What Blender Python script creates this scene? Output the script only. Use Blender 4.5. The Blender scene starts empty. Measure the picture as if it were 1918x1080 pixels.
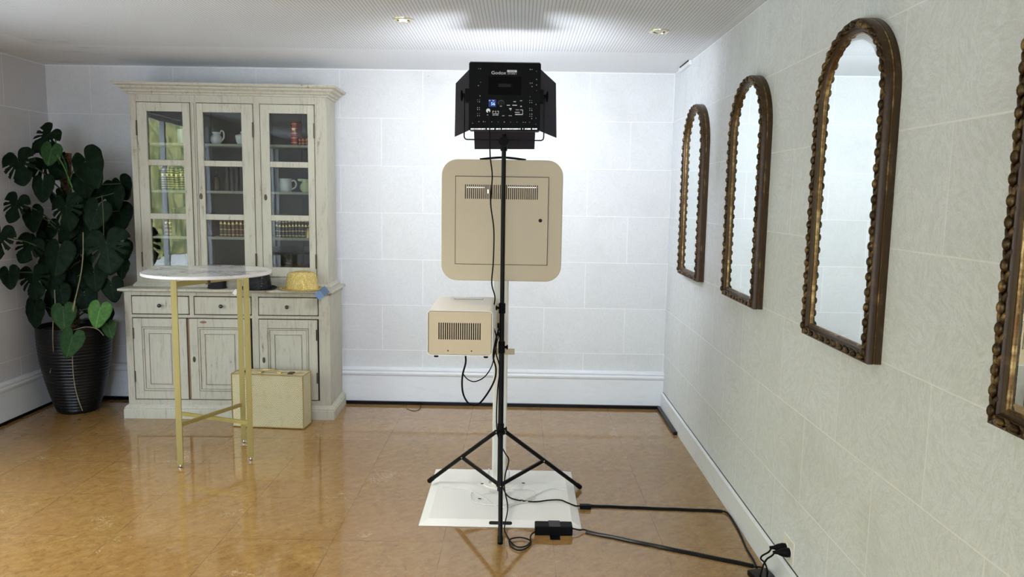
import bpy, bmesh, math, random
from math import sin, cos, pi, radians, floor
from mathutils import Vector, Matrix
random.seed(7)
C = bpy.context.scene.collection
S = bpy.context.scene

# ------------------------------------------------------------------ camera, world, main lights, exposure
FPX, PITCH, YAW, ROLL, H = 1414.94, 0.12083, 0.00915, 0.01565, 1.55
fw = Vector((-sin(YAW)*cos(PITCH), cos(YAW)*cos(PITCH), -sin(PITCH)))
r0 = Vector((cos(YAW), sin(YAW), 0)); u0 = r0.cross(fw)
rt = cos(ROLL)*r0 + sin(ROLL)*u0; up = -sin(ROLL)*r0 + cos(ROLL)*u0
cam = bpy.data.objects.new('camera', bpy.data.cameras.new('camera')); C.objects.link(cam)
cam.data.sensor_width = 36; cam.data.lens = 36*FPX/1918; cam.data.clip_start = .05
M = Matrix((rt, up, -fw)).transposed().to_4x4(); M.translation = (0, 0, H); cam.matrix_world = M
S.camera = cam
S.view_settings.view_transform = 'Standard'; S.view_settings.look = 'None'
S.view_settings.gamma = 1; S.view_settings.use_curve_mapping = False
S.view_settings.exposure = 0.0

W = bpy.data.worlds.new('world'); S.world = W; W.use_nodes = True
bg = W.node_tree.nodes['Background']
bg.inputs[0].default_value = (.80, .94, 1.17, 1); bg.inputs[1].default_value = 12.8

def light(name, typ, loc, energy, color, rot=None, **k):
    d = bpy.data.lights.new(name, typ); d.energy = energy; d.color = color
    for a, b in k.items(): setattr(d, a, b)
    o = bpy.data.objects.new(name, d); C.objects.link(o); o.location = loc
    if rot: o.rotation_euler = rot
    return o
sun = light('sun', 'SUN', (0, 0, 20), 14, (1, .93, .8), (0, radians(42), radians(12)), angle=.01)
# windows: openings in the left wall (y0,y1,z0,z1) and in the wall behind the camera
LW = [(1.25, 3.5, .12, 2.3), (-2.05, -.35, .12, 2.3)]
RW = [(-2.2, -1.0, .9, 2.3), (-.5, 1.0, .12, 2.3)]      # x0,x1,z0,z1 at y=-6
XL, XR, YB, YF, ZC = -3.411, 1.083, 5.511, -6.0, 2.4365
for (a, b, c, d) in LW:
    o = light('sky_portal', 'AREA', (XL-.14, (a+b)/2, (c+d)/2), 1, (1, 1, 1), (0, radians(-90), 0), shape='RECTANGLE', size=d-c, size_y=b-a)
    o.data.cycles.is_portal = True
for (a, b, c, d) in RW:
    o = light('sky_portal', 'AREA', ((a+b)/2, YF-.14, (c+d)/2), 1, (1, 1, 1), (radians(90), 0, 0), shape='RECTANGLE', size=b-a, size_y=d-c)
    o.data.cycles.is_portal = True
K_FILL = 52
for dx_ in (-2.55, -.75):
    for dy_ in (2.35, .6, -1.2, -3.0):
        light('added_fill_spot', 'SPOT', (dx_, dy_, 2.41), K_FILL, (1, .93, .83), spot_size=radians(120), spot_blend=.8, shadow_soft_size=.05)  # unseen spots without fittings, added to lift the room light
LED = light('panel_lamp', 'AREA', (-.082, 3.765, 2.02), 27.5, (.88, .92, 1.02), (radians(90), 0, 0), shape='SQUARE', size=.30)

def ray(x, y):
    return fw*FPX + rt*(x-959) - up*(y-540)
def at(x, y, Y):                      # photo point -> point at depth Y in the room
    d = ray(x, y); return Vector((0, 0, H)) + d*(Y/d.y)
def fl(x, y, z=0.0):                  # photo point -> point on a horizontal plane
    d = ray(x, y); return Vector((0, 0, H)) + d*((z-H)/d.z)

# ------------------------------------------------------------------ material helpers
class V:
    def __init__(s, g, k): s.g, s.k = g, k
    def _m(s, op, *o, clamp=False):
        n = s.g.nodes.new('ShaderNodeMath'); n.operation = op; n.use_clamp = clamp
        for i, a in enumerate((s,)+o):
            if isinstance(a, V): s.g.links.new(a.k, n.inputs[i])
            else: n.inputs[i].default_value = a
        return V(s.g, n.outputs[0])
    def __add__(s, o): return s._m('ADD', o)
    def __sub__(s, o): return s._m('SUBTRACT', o)
    def __mul__(s, o): return s._m('MULTIPLY', o)
    def __truediv__(s, o): return s._m('DIVIDE', o)
    __radd__ = __add__; __rmul__ = __mul__
    def floor(s): return s._m('FLOOR')
    def frac(s): return s._m('FRACT')
    def abs(s): return s._m('ABSOLUTE')
    def mod(s, o): return s._m('FLOORED_MODULO', o)
    def min(s, o): return s._m('MINIMUM', o)
    def max(s, o): return s._m('MAXIMUM', o)
    def sin(s): return s._m('SINE')
    def cos(s): return s._m('COSINE')
    def inv(s): return (s*-1.0)+1.0
    def ramp(s, a, b):                # a -> 0, b -> 1, clamped smooth
        n = s.g.nodes.new('ShaderNodeMapRange'); n.interpolation_type = 'SMOOTHSTEP'
        s.g.links.new(s.k, n.inputs[0])
        if a < b: n.inputs[1].default_value, n.inputs[2].default_value = a, b; return V(s.g, n.outputs[0])
        n.inputs[1].default_value, n.inputs[2].default_value = b, a
        n.inputs[3].default_value, n.inputs[4].default_value = 1, 0
        return V(s.g, n.outputs[0])
class Mat:
    def __init__(s, name, color=(.5, .5, .5), rough=.5, metal=0, spec=.5, **k):
        s.m = bpy.data.materials.new(name); s.m.use_nodes = True
        s.t = s.m.node_tree; s.b = s.t.nodes['Principled BSDF']
        s.b.inputs['Base Color'].default_value = (*color, 1); s.b.inputs['Roughness'].default_value = rough
        s.b.inputs['Metallic'].default_value = metal; s.b.inputs['Specular IOR Level'].default_value = spec
        for a, b in k.items(): s.b.inputs[a.replace('_', ' ')].default_value = b
    @property
    def nodes(s): return s.t.nodes
    @property
    def links(s): return s.t.links
    def obj(s):
        n = s.nodes.new('ShaderNodeTexCoord'); q = s.nodes.new('ShaderNodeSeparateXYZ')
        s.links.new(n.outputs['Object'], q.inputs[0]); return [V(s, q.outputs[i]) for i in range(3)]
    def vec(s, *a):
        n = s.nodes.new('ShaderNodeCombineXYZ')
        for i, v in enumerate(a):
            if isinstance(v, V): s.links.new(v.k, n.inputs[i])
            else: n.inputs[i].default_value = v
        return n.outputs[0]
    def noise(s, vec, scale=5, detail=4, rough=.5, dist=0):
        n = s.nodes.new('ShaderNodeTexNoise'); s.links.new(vec, n.inputs['Vector'])
        n.inputs['Scale'].default_value = scale; n.inputs['Detail'].default_value = detail
        n.inputs['Roughness'].default_value = rough; n.inputs['Distortion'].default_value = dist
        return V(s, n.outputs[0])
    def voro(s, vec, scale=5, feature='F1', out='Distance', rnd=1):
        n = s.nodes.new('ShaderNodeTexVoronoi'); n.feature = feature; s.links.new(vec, n.inputs['Vector'])
        n.inputs['Scale'].default_value = scale; n.inputs['Randomness'].default_value = rnd
        if out == 'Color':
            q = s.nodes.new('ShaderNodeSeparateXYZ'); s.links.new(n.outputs['Color'], q.inputs[0]); return V(s, q.outputs[0])
        return V(s, n.outputs[out])
    def white(s, *a):
        n = s.nodes.new('ShaderNodeTexWhiteNoise'); s.links.new(s.vec(*a), n.inputs['Vector']); return V(s, n.outputs['Value'])
    def mix(s, f, a, b):
        n = s.nodes.new('ShaderNodeMix'); n.data_type = 'RGBA'
        if isinstance(f, V): s.links.new(f.k, n.inputs[0])
        else: n.inputs[0].default_value = f
        for i, c in ((6, a), (7, b)):
            if isinstance(c, tuple): n.inputs[i].default_value = (*c, 1)
            else: s.links.new(c, n.inputs[i])
        return n.outputs[2]
    def set(s, **k):
        for a, b in k.items():
            a = a.replace('_', ' '); s.links.new(b.k if isinstance(b, V) else b, s.b.inputs[a])
        return s
    def bump(s, h, strength=.3, dist=.002):
        n = s.nodes.new('ShaderNodeBump'); n.inputs['Strength'].default_value = strength; n.inputs['Distance'].default_value = dist
        s.links.new(h.k, n.inputs['Height']); s.links.new(n.outputs[0], s.b.inputs['Normal']); return s

def wall_mat(name, axis, u0, du, base=(.75, .76, .76), ks=.24):
    m = Mat(name, rough=.75, spec=.3); X, Y, Z = m.obj(); U = X if axis == 0 else Y
    P = m.vec(X, Y, Z)
    wob = (m.noise(P, 3, 2)-.5)*.004
    row = (Z*-1.0+2.092+wob)*(1/.3374); k = row.floor()+1.0; fy = row.frac()
    uu = (U+wob-u0)*(1/du)+(k.mod(2.0)*.5); fx = uu.frac()
    d = (fx.min(fx.inv())*du).min(fy.min(fy.inv())*.3374)
    J = d.ramp(.0038, .0018)
    ti = m.white(uu.floor(), k, 0.0)
    ang = m.voro(m.vec(U, Z, 0.0), 5.5, out='Color')*3.14
    ca, sa = ang.cos(), ang.sin(); A = U*ca+Z*sa; B = Z*ca-U*sa; gr = m.noise(P, 170, 4, .7)
    warp = m.noise(P, 6, 3)*.06
    st = m.noise(m.vec((A+warp)*70, (B+warp)*22, 0.0), 1, 6, .75, .9)
    st2 = m.noise(m.vec((B+warp)*230, (A+warp)*60, 3.0), 1, 3, .6)
    blot = m.noise(P, 2.2, 5, .6)
    c = m.mix(st.ramp(.62, .36)*ks, base, (.57, .58, .57))
    c = m.mix(blot.ramp(.5, .75)*.35, c, (.50, .51, .47))
    c = m.mix(st2.ramp(.55, .75)*.14, c, (.42, .43, .42))
    c = m.mix(ti*.12, c, (.5, .5, .5))
    c = m.mix(gr.ramp(.50, .66)*.24, c, (.40, .41, .40)); spot = m.noise(P, 38, 2).ramp(.77, .80)*m.noise(P, 3, 2).ramp(.5, .6)
    c = m.mix(spot*.6, c, (.25, .25, .24))
    c = m.mix(J*.75, c, (.87, .88, .89))
    m.set(Base_Color=c); m.bump(st*.45+st2*.4+gr*.5+J*1.0, .32, .003)
    return m.m
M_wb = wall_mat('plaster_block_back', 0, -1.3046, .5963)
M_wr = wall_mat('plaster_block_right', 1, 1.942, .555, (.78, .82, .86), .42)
M_wl = wall_mat('plaster_block_left', 1, 5.05, .50, (.68, .655, .66))  # base darker and warmer, the corner's dim light put into the colour
def mk_paint():
    m = Mat('white_skirting_paint', (.72, .74, .75), .45); X, Y, Z = m.obj()
    n = m.noise(m.vec(X*2, Y*2, Z*9), 4, 5, .6)
    m.set(Base_Color=m.mix(n.ramp(.5, .75)*.4, (.80, .825, .85), (.64, .67, .71))); return m.m
M_skirt = mk_paint()
def mk_ceil():
    m = Mat('perforated_ceiling', rough=.8, spec=.2); X, Y, Z = m.obj(); p = .0176
    fx = (X*(1/p)).frac()-.5; fy = (Y*(2/p)).frac()-.5
    d = (fx*fx+fy*fy*.22)
    hole = d.ramp(.030, .016)
    edge = ((X-1.05).abs().ramp(.0, .03)) * ((Y-4.78)*-1.0).ramp(0, .02)*(X+3.0).ramp(0, .02)  # hole rows also stop short of the back, painting in the lamp's overexposure
    st = m.noise(m.vec(X*1.2, Y*3.5, 0.0), 2.2, 6, .65)
    left = (X*-1.0).ramp(1.9, 3.0)
    c = m.mix(st.ramp(.56, .75)*left*.6, (.77, .79, .81), (.45, .42, .38))
    c = m.mix(hole*edge*.62, c, (.11, .10, .095)); m.set(Base_Color=c); m.bump(hole.inv(), .4, .003); return m.m
M_ceil = mk_ceil()
def mk_floor():
    m = Mat('polished_amber_stone', rough=.1, spec=.5); X, Y, Z = m.obj()
    a = (X+.8198)*(1/.4965); b = (Y-3.2375)*(1/.4677); fx, fy = a.frac(), b.frac()
    d = (fx.min(fx.inv())*.4965).min(fy.min(fy.inv())*.4677)
    wob = m.noise(m.vec(X, Y, 0.0), 40, 2)
    J = (d+(wob-.5)*.0012).ramp(.0016, .0008)
    t = m.white(a.floor(), b.floor(), 0.0); t2 = m.white(a.floor(), b.floor(), 5.0)
    Vx = m.vec(X+t*7.0, Y+t2*9.0, t*4.0)
    ang = (t2*2.0).floor()*1.57
    Vs = m.vec((X+Y)*4, (Y-X)*9, t*8.0)
    n1 = m.noise(Vs, 2.5, 8, .68, .4); n2 = m.noise(Vx, 30, 6, .7, .8); n3 = m.noise(Vx, 2.0, 3)
    c = m.mix(n1.ramp(.2, .8)*.8, (.27, .145, .040), (.41, .242, .082))
    c = m.mix(n2.ramp(.52, .72)*.45, c, (.50, .33, .15))
    c = m.mix(n2.ramp(.48, .32)*.65, c, (.19, .10, .035))
    c = m.mix(t*.30, c, (.30, .15, .045))
    c = m.mix(n3.ramp(.5, .75)*.35, c, (.37, .21, .10))
    sq = (m.noise(Vx, 38, 2, .5, 2.0)-.5).abs().ramp(.02, .0)*m.noise(Vx, 11, 2).ramp(.48, .6)
    c = m.mix(sq*.5, c, (.16, .08, .03))
    fos = (m.noise(Vx, 17, 3, .6, 1.5)-.5).abs().ramp(.016, .004)*m.noise(Vx, 3.3, 2).ramp(.63, .70)
    c = m.mix(fos*.8, c, (.62, .50, .33))
    pit = m.voro(Vx, 22).ramp(.09, .05)*m.noise(Vx, 9, 2).ramp(.5, .62)
    c = m.mix(pit*.7, c, (.07, .035, .015))
    seg = m.noise(m.vec(X, Y, 2.0), 7, 2).ramp(.35, .6)
    c = m.mix(J*(seg*.7+.2), c, (.10, .055, .025))
    m.set(Base_Color=c, Roughness=n2*.05+.05); m.bump(J.inv()*.6+n3*.3, .05, .002)
    m.b.inputs['Coat Weight'].default_value = .35; m.b.inputs['Coat Roughness'].default_value = .05
    return m.m
M_floor = mk_floor()
def mk_wood(name, base, wornc, amt=1.0):
    m = Mat(name, rough=.6, spec=.35); X, Y, Z = m.obj(); P = m.vec(X, Y, Z)
    g = m.noise(m.vec(X*22, Y*22, Z*3.0), 2.2, 6, .65, .3)
    g2 = m.noise(m.vec(X*4, Y*4, Z*30), 2.0, 5, .6, .3)
    b = m.noise(P, 5, 5, .6)
    c = m.mix(g.ramp(.48, .70)*.6, base, tuple(x*.66 for x in base))
    c = m.mix(b.ramp(.5, .8)*.28, c, tuple(min(1, x*y) for x, y in zip(base, (.92, .88, .80))))
    w = (g*.6+g2*.15+m.noise(P, 11, 5, .7)*.4)
    c = m.mix((w.ramp(.655, .70)*m.noise(P, 2.3, 2).ramp(.42, .58)*.75*amt), c, wornc)
    ln = (m.noise(m.vec(X*30, Y*30, Z*2.2), 1.6, 4, .6)-.5).abs().ramp(.010, .002)*m.noise(P, 4, 2).ramp(.52, .6)
    c = m.mix(ln*.55, c, wornc)
    m.set(Base_Color=c); m.bump(g*.6+w*.5, .35, .002); return m.m
M_cab = mk_wood('distressed_grey_green_paint', (.50, .475, .38), (.26, .15, .08))
M_cabd = mk_wood('worn_cream_paint', (.53, .51, .41), (.25, .15, .08))
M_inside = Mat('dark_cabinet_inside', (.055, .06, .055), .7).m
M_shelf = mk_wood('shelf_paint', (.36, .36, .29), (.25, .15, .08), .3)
M_groove = Mat('brown_groove', (.16, .105, .065), .8).m
M_gap = Mat('dark_gap', (.012, .010, .008), .8).m
M_orange = mk_wood('bare_pine_edge', (.27, .15, .085), (.14, .07, .04))
M_iron = Mat('aged_iron', (.09, .07, .05), .45, .8).m
M_knob = Mat('black_knob', (.02, .015, .012), .15).m
def mk_glass():
    m = bpy.data.materials.new('window_glass'); m.use_nodes = True; t = m.node_tree; t.nodes.clear()
    o = t.nodes.new('ShaderNodeOutputMaterial'); a = t.nodes.new('ShaderNodeBsdfTransparent'); g = t.nodes.new('ShaderNodeBsdfGlossy')
    f = t.nodes.new('ShaderNodeFresnel'); f.inputs[0].default_value = 1.5; x = t.nodes.new('ShaderNodeMixShader')
    k = t.nodes.new('ShaderNodeMath'); k.operation = 'MULTIPLY'; k.inputs[1].default_value = 1.15
    a.inputs[0].default_value = (.93, .96, .94, 1); g.inputs['Roughness'].default_value = .012
    t.links.new(f.outputs[0], k.inputs[0]); t.links.new(k.outputs[0], x.inputs[0]); t.links.new(a.outputs[0], x.inputs[1]); t.links.new(g.outputs[0], x.inputs[2])
    t.links.new(x.outputs[0], o.inputs[0])
    tc = t.nodes.new('ShaderNodeTexCoord'); n = t.nodes.new('ShaderNodeTexNoise'); n.inputs['Scale'].default_value = 9
    b = t.nodes.new('ShaderNodeBump'); b.inputs['Strength'].default_value = .05; b.inputs['Distance'].default_value = .002
    t.links.new(tc.outputs['Object'], n.inputs['Vector']); t.links.new(n.outputs[0], b.inputs['Height']); t.links.new(b.outputs[0], g.inputs['Normal'])
    return m
M_glass = mk_glass()
M_mirror = Mat('mirror_glass', (.86, .93, .92), .015, 1).m
M_black = Mat('black_metal', (.003, .003, .0035), .4, 0, .2).m
M_blackp = Mat('black_plastic', (.0035, .0035, .004), .55, 0, .12).m
M_rubber = Mat('black_rubber', (.004, .004, .004), .55, 0, .15).m
M_tape = Mat('black_tape', (.004, .004, .005), .25, 0, .22).m
M_barn = Mat('barn_door_sheet', (.030, .028, .036), .6, 0, .15).m
def mk_cream_shaded():
    m = Mat('cream_powder_coat_shaded', (.63, .525, .35), .42); X, Y, Z = m.obj()  # tan copy of the booth's one coat, shade put into the colour
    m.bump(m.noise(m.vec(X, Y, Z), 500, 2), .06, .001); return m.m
M_cream = mk_cream_shaded()
M_cream_lit = Mat('cream_powder_coat_lit', (.92, .90, .85), .4).m  # near-white copy of the same coat, panel light put into the colour
M_wcable = Mat('white_cable', (.75, .74, .72), .4).m
M_chrome = Mat('chrome', (.75, .75, .75), .15, 1).m
def mk_gold(name, c, rough, metal=.85):
    m = Mat(name, c, rough, metal); X, Y, Z = m.obj(); n = m.noise(m.vec(X*60, Y*60, Z*2), 2, 4)
    m.set(Roughness=n*.2+(rough-.1)); return m.m
M_brass = mk_gold('brushed_brass_paint', (.42, .35, .125), .42, .55)
def mk_frame(name, a, b, lo=.45, hi=.62, metal=.75):
    m = Mat(name, a, .38, metal); X, Y, Z = m.obj(); P = m.vec(X, Y, Z)
    n = m.noise(P, 30, 6, .7); n2 = m.noise(m.vec(X*30, Y*30, Z*3), 2, 4)
    m.set(Base_Color=m.mix((n*.6+n2*.4).ramp(lo, hi), a, b)); m.bump(n, .25, .002); return m.m
M_frame = mk_frame('antique_bronze_frame', (.052, .028, .011), (.16, .095, .034), .50, .74, .3)
M_orn = mk_frame('antique_gold_ornament', (.045, .025, .010), (.30, .19, .075), .45, .68, .7)
M_gilt = mk_frame('gilded_lip', (.14, .07, .025), (.50, .34, .14), .45, .65, .85)
def mk_marble():
    m = Mat('white_marble', rough=.18); X, Y, Z = m.obj(); P = m.vec(X*1.3+Y*.8, Y*2.0-X*.3, 0.0)
    w = m.noise(P, 3.0, 7, .62, 1.3); v = (w-.5).abs().ramp(.04, .0)*m.noise(P, 2.0, 3).ramp(.40, .58)
    w2 = m.noise(m.vec(X*5, Y*8, 3.0), 3, 6, .6, .8); v2 = (w2-.5).abs().ramp(.03, 0)*m.noise(P, 1.5, 2).ramp(.45, .6)
    c = m.mix(v*.75, (.84, .82, .80), (.16, .11, .12)); c = m.mix(v2*.6, c, (.25, .2, .2))
    m.set(Base_Color=c); return m.m
M_marble = mk_marble()
M_whiteedge = Mat('white_lacquer_edge', (.85, .83, .82), .3).m
def mk_snake():
    m = Mat('gold_snakeskin', rough=.38, metal=.3); X, Y, Z = m.obj()
    row = ((Z+m.noise(m.vec(X, Y, Z), 22, 2)*.014)*(1/.0078)); k = row.floor()
    w = m.noise(m.vec(X, Y, Z), 8, 2)*.02
    fx = (((X+Y+w*2.5)*(1/.0125))+k.mod(2.0)*.5).frac()-.5; fz = row.frac()-.5
    d = fx*fx*1.1+fz*fz*.9
    n = m.noise(m.vec(X, Y, Z), 25, 3)
    h = d.ramp(.26, .08)
    c = m.mix(h, (.50, .43, .24), (.84, .79, .55)); c = m.mix(n.ramp(.5, .7)*.3, c, (.55, .46, .22))
    m.set(Base_Color=c); m.bump(h, .7, .003); return m.m
M_snake = mk_snake()
M_goldtrim = Mat('gold_case_trim', (.50, .36, .14), .35, .7).m
def mk_seq(name, a, b, metal):
    m = Mat(name, rough=.25, metal=metal); X, Y, Z = m.obj(); P = m.vec(X, Y, Z)
    v = m.voro(P, 150, rnd=.35); r = m.voro(P, 150, out='Color', rnd=.35)
    m.set(Base_Color=m.mix(v.ramp(.55, .3)*(r*.7+.3), a, b)); m.bump(v*-1.0+r*.9, .9, .004); return m.m
M_gseq = mk_seq('gold_sequins', (.60, .42, .10), (1, .90, .46), .4)
M_bseq = mk_seq('black_sequins', (.004, .004, .005), (.03, .03, .035), .3)
M_felt = Mat('black_felt', (.008, .008, .010), .8).m
M_bluetag = Mat('blue_card', (.16, .27, .43), .5).m
M_paper = Mat('white_paper', (.8, .79, .75), .7).m
def mk_leaf(name, a, b):
    m = Mat(name, a, .5, 0, .08); X, Y, Z = m.obj()
    w = (Y*-1.0+X.abs()*.7)*34
    v = (w.frac()-.5).abs().ramp(.06, .0)*X.abs().ramp(.0, .01)*.4
    mid = X.abs().ramp(.003, .0008)
    n = m.noise(m.vec(X, Y, Z), 25, 3)
    c = m.mix(n.ramp(.4, .7), a, b); c = m.mix((v+mid).min(1.0)*.5, c, tuple(min(1, q*2.6) for q in b))
    m.set(Base_Color=c); return m.m
M_leafd = mk_leaf('dark_green_leaf', (.004, .011, .005), (.008, .021, .009))
M_leafm = mk_leaf('mid_green_leaf', (.022, .055, .018), (.035, .08, .025))
M_leafb = mk_leaf('bright_green_leaf', (.06, .15, .035), (.09, .20, .05))
M_stem = Mat('green_stem', (.05, .07, .025), .5).m
M_root = Mat('pale_root', (.26, .22, .13), .7).m
def mk_moss():
    m = Mat('coir_pole', rough=.95); X, Y, Z = m.obj(); n = m.noise(m.vec(X, Y, Z), 60, 5, .7)
    m.set(Base_Color=m.mix(n.ramp(.4, .6), (.035, .018, .008), (.14, .07, .03))); m.bump(n, 1, .01); return m.m
M_moss = mk_moss()
M_soil = Mat('soil', (.02, .013, .008), .95).m
M_pot = Mat('black_ribbed_pot', (.004, .004, .005), .3, 0, .35).m
M_china = Mat('white_china', (.74, .76, .76), .18).m
M_chinag = Mat('pale_green_china', (.62, .70, .42), .18).m
M_copper = Mat('copper', (.75, .34, .2), .25, 1).m
M_giltb = Mat('gilt_tooling', (.70, .52, .20), .35, .8).m
M_page = Mat('aged_pages', (.50, .44, .32), .8).m
def emis(name, c, s):
    m = Mat(name, c, .5); m.b.inputs['Emission Color'].default_value = (*c, 1); m.b.inputs['Emission Strength'].default_value = s; return m.m
M_led = emis('led_diffuser', (.9, .95, 1), 12)
M_leak = emis('led_leak', (.9, .95, 1), 1.6)
M_lcd = emis('blue_display', (.01, .02, .16), .35)
M_lcdt = emis('display_digits', (.35, .62, 1), 1.3)
M_print = Mat('white_print', (.75, .75, .73), .5).m
M_printg = Mat('grey_print', (.32, .32, .33), .5).m
M_bulb = emis('warm_bulb', (1, .86, .55), 4.0)
M_bulboff = Mat('unlit_bulb', (.75, .72, .62), .2).m
M_ringw = Mat('gilt_downlight_ring', (.80, .74, .55), .25, .9).m
M_socket = Mat('white_socket', (.82, .80, .74), .35).m

# ------------------------------------------------------------------ mesh helpers
class MB:
    def __init__(s): s.b = bmesh.new()
    def box(s, x0, x1, y0, y1, z0, z1, mt=None):
        v = [s.b.verts.new((x, y, z)) for x in (x0, x1) for y in (y0, y1) for z in (z0, z1)]
        for f in ((0, 1, 3, 2), (4, 6, 7, 5), (0, 4, 5, 1), (2, 3, 7, 6), (0, 2, 6, 4), (1, 5, 7, 3)):
            s.b.faces.new([v[i] for i in f])
        if mt is not None: bmesh.ops.transform(s.b, matrix=mt, verts=v)
        return s
    def loft(s, rings, closed=True, caps=True):
        R = [[s.b.verts.new(p) for p in r] for r in rings]; n = len(R[0])
        for a, b in zip(R, R[1:]):
            for i in range(n if closed else n-1):
                j = (i+1) % n
                try: s.b.faces.new((a[i], a[j], b[j], b[i]))
                except ValueError: pass
        if caps and closed: s.b.faces.new(R[0][::-1]); s.b.faces.new(R[-1])
        return s
    def tube(s, pts, rad, n=8, caps=True):
        pts = [Vector(p) for p in pts]; rs = rad if isinstance(rad, (list, tuple)) else [rad]*len(pts)
        rings = []; prev = None
        for i, p in enumerate(pts):
            t = (pts[min(i+1, len(pts)-1)]-pts[max(i-1, 0)]).normalized()
            if prev is None:
                a = t.orthogonal().normalized()
            else:
                a = (prev-t*prev.dot(t)); a = a.normalized() if a.length > 1e-6 else t.orthogonal().normalized()
            prev = a; b = t.cross(a)
            rings.append([p+rs[i]*(a*cos(2*pi*k/n)+b*sin(2*pi*k/n)) for k in range(n)])
        return s.loft(rings, True, caps)
    def bar(s, p, q, w, h, upv=(0, 0, 1)):
        p, q = Vector(p), Vector(q); t = (q-p).normalized(); a = t.cross(Vector(upv)); a = a.normalized() if a.length > 1e-4 else Vector((1, 0, 0)); b = a.cross(t)
        return s.loft([[o+a*i*w/2+b*j*h/2 for i, j in ((-1, -1), (1, -1), (1, 1), (-1, 1))] for o in (p, q)])
    def lathe(s, prof, c=(0, 0, 0), n=32, axis='Z', sx=1, sy=1):
        c = Vector(c); rings = []
        for r, z in prof:
            ring = []
            for k in range(n):
                a = 2*pi*k/n; x, y = r*cos(a)*sx, r*sin(a)*sy
                ring.append(c+(Vector((x, y, z)) if axis == 'Z' else Vector((x, -z, y)) if axis == 'Y' else Vector((z, x, y))))
            rings.append(ring)
        return s.loft(rings)
    def rbox(s, x0, x1, z0, z1, y0, y1, r, n=7):       # rounded rectangle in xz extruded along y
        pts = []
        for cx, cz, a0 in ((x1-r, z1-r, 0), (x0+r, z1-r, 90), (x0+r, z0+r, 180), (x1-r, z0+r, 270)):
            for k in range(n+1):
                a = radians(a0+90*k/n); pts.append((cx+r*cos(a), cz+r*sin(a)))
        return s.loft([[(x, y0, z) for x, z in pts], [(x, y1, z) for x, z in pts]])
    def ball(s, c, r, sc=(1, 1, 1), seg=12, mt=None):
        m = Matrix.Translation(c) @ (mt.to_4x4() if mt else Matrix()) @ Matrix.Diagonal((sc[0]*r, sc[1]*r, sc[2]*r, 1))
        bmesh.ops.create_uvsphere(s.b, u_segments=seg, v_segments=max(6, seg*2//3), radius=1, matrix=m); return s
    def poly(s, pts): s.b.faces.new([s.b.verts.new(p) for p in pts]); return s
    def build(s, name, mat, parent=None, smooth=False, bevel=0, label=None):
        bmesh.ops.recalc_face_normals(s.b, faces=s.b.faces)
        me = bpy.data.meshes.new(name); s.b.to_mesh(me); s.b.free()
        me.materials.append(mat); o = bpy.data.objects.new(name, me); C.objects.link(o); o.parent = parent
        if smooth:
            for p in me.polygons: p.use_smooth = True
            try: me.set_sharp_from_angle(angle=radians(40))
            except Exception: pass
        if bevel:
            m = o.modifiers.new('bevel', 'BEVEL'); m.width = bevel; m.segments = 2; m.limit_method = 'ANGLE'
        if label: o['label'] = label
        return o
def tag(o, label, cat, group=None, kind=None):
    o['label'] = label; o['category'] = cat
    if group: o['group'] = group
    if kind: o['kind'] = kind
    return o
def thing(name, loc, label, cat, group=None, rz=0):
    o = bpy.data.objects.new(name, None); o.empty_display_size = .05; C.objects.link(o); o.location = loc; o.rotation_euler.z = rz
    return tag(o, label, cat, group)
def struct(o): o['kind'] = 'structure'; return o
def smooth_path(pts, n=6):
    P = [Vector(p) for p in pts]; P = [P[0]*2-P[1]]+P+[P[-1]*2-P[-2]]; out = []
    for i in range(1, len(P)-2):
        a, b, c, d = P[i-1:i+3]
        for k in range(n):
            t = k/n
            out.append(.5*((2*b)+(c-a)*t+(2*a-5*b+4*c-d)*t*t+(-a+3*b-3*c+d)*t**3))
    out.append(P[-2]); return out
def text(name, s, size, mat, parent, loc, rot=(pi/2, 0, 0), ext=.0004, sx=1):
    cu = bpy.data.curves.new(name, 'FONT'); cu.body = s; cu.size = size; cu.extrude = ext; cu.align_x = 'CENTER'; cu.align_y = 'CENTER'
    t = bpy.data.objects.new(name+'_src', cu); C.objects.link(t)
    me = bpy.data.meshes.new_from_object(t.evaluated_get(bpy.context.evaluated_depsgraph_get()))
    bpy.data.objects.remove(t); me.materials.clear(); me.materials.append(mat)
    o = bpy.data.objects.new(name, me); C.objects.link(o); o.parent = parent; o.location = loc; o.rotation_euler = rot; o.scale = (sx, 1, 1); return o

# ------------------------------------------------------------------ room shell
struct(MB().box(XL-.2, XR+.2, YF-.2, YB+.2, -.12, 0).build('floor', M_floor))
struct(MB().box(XL-.2, XR+.2, YF-.2, YB+.2, ZC, ZC+.15).build('ceiling', M_ceil))
struct(MB().box(XL-.2, XR+.2, YB, YB+.2, 0, ZC).build('wall_back', M_wb))
struct(MB().box(XR, XR+.2, YF-.2, YB, 0, ZC).build('wall_right', M_wr))
m = MB(); y = YF-.2
for (a, b, c, d) in sorted(LW):
    m.box(XL-.2, XL, y, a, 0, ZC); m.box(XL-.2, XL, a, b, 0, c); m.box(XL-.2, XL, a, b, d, ZC); y = b
m.box(XL-.2, XL, y, YB, 0, ZC); struct(m.build('wall_left', M_wl))
m = MB(); x = XL
for (a, b, c, d) in RW:
    m.box(x, a, YF-.2, YF, 0, ZC); m.box(a, b, YF-.2, YF, 0, c); m.box(a, b, YF-.2, YF, d, ZC); x = b
m.box(x, XR, YF-.2, YF, 0, ZC); struct(m.build('wall_front', M_wb))
M_wframe = Mat('white_window_frame', (.7, .7, .68), .4).m
n = 1
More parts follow.
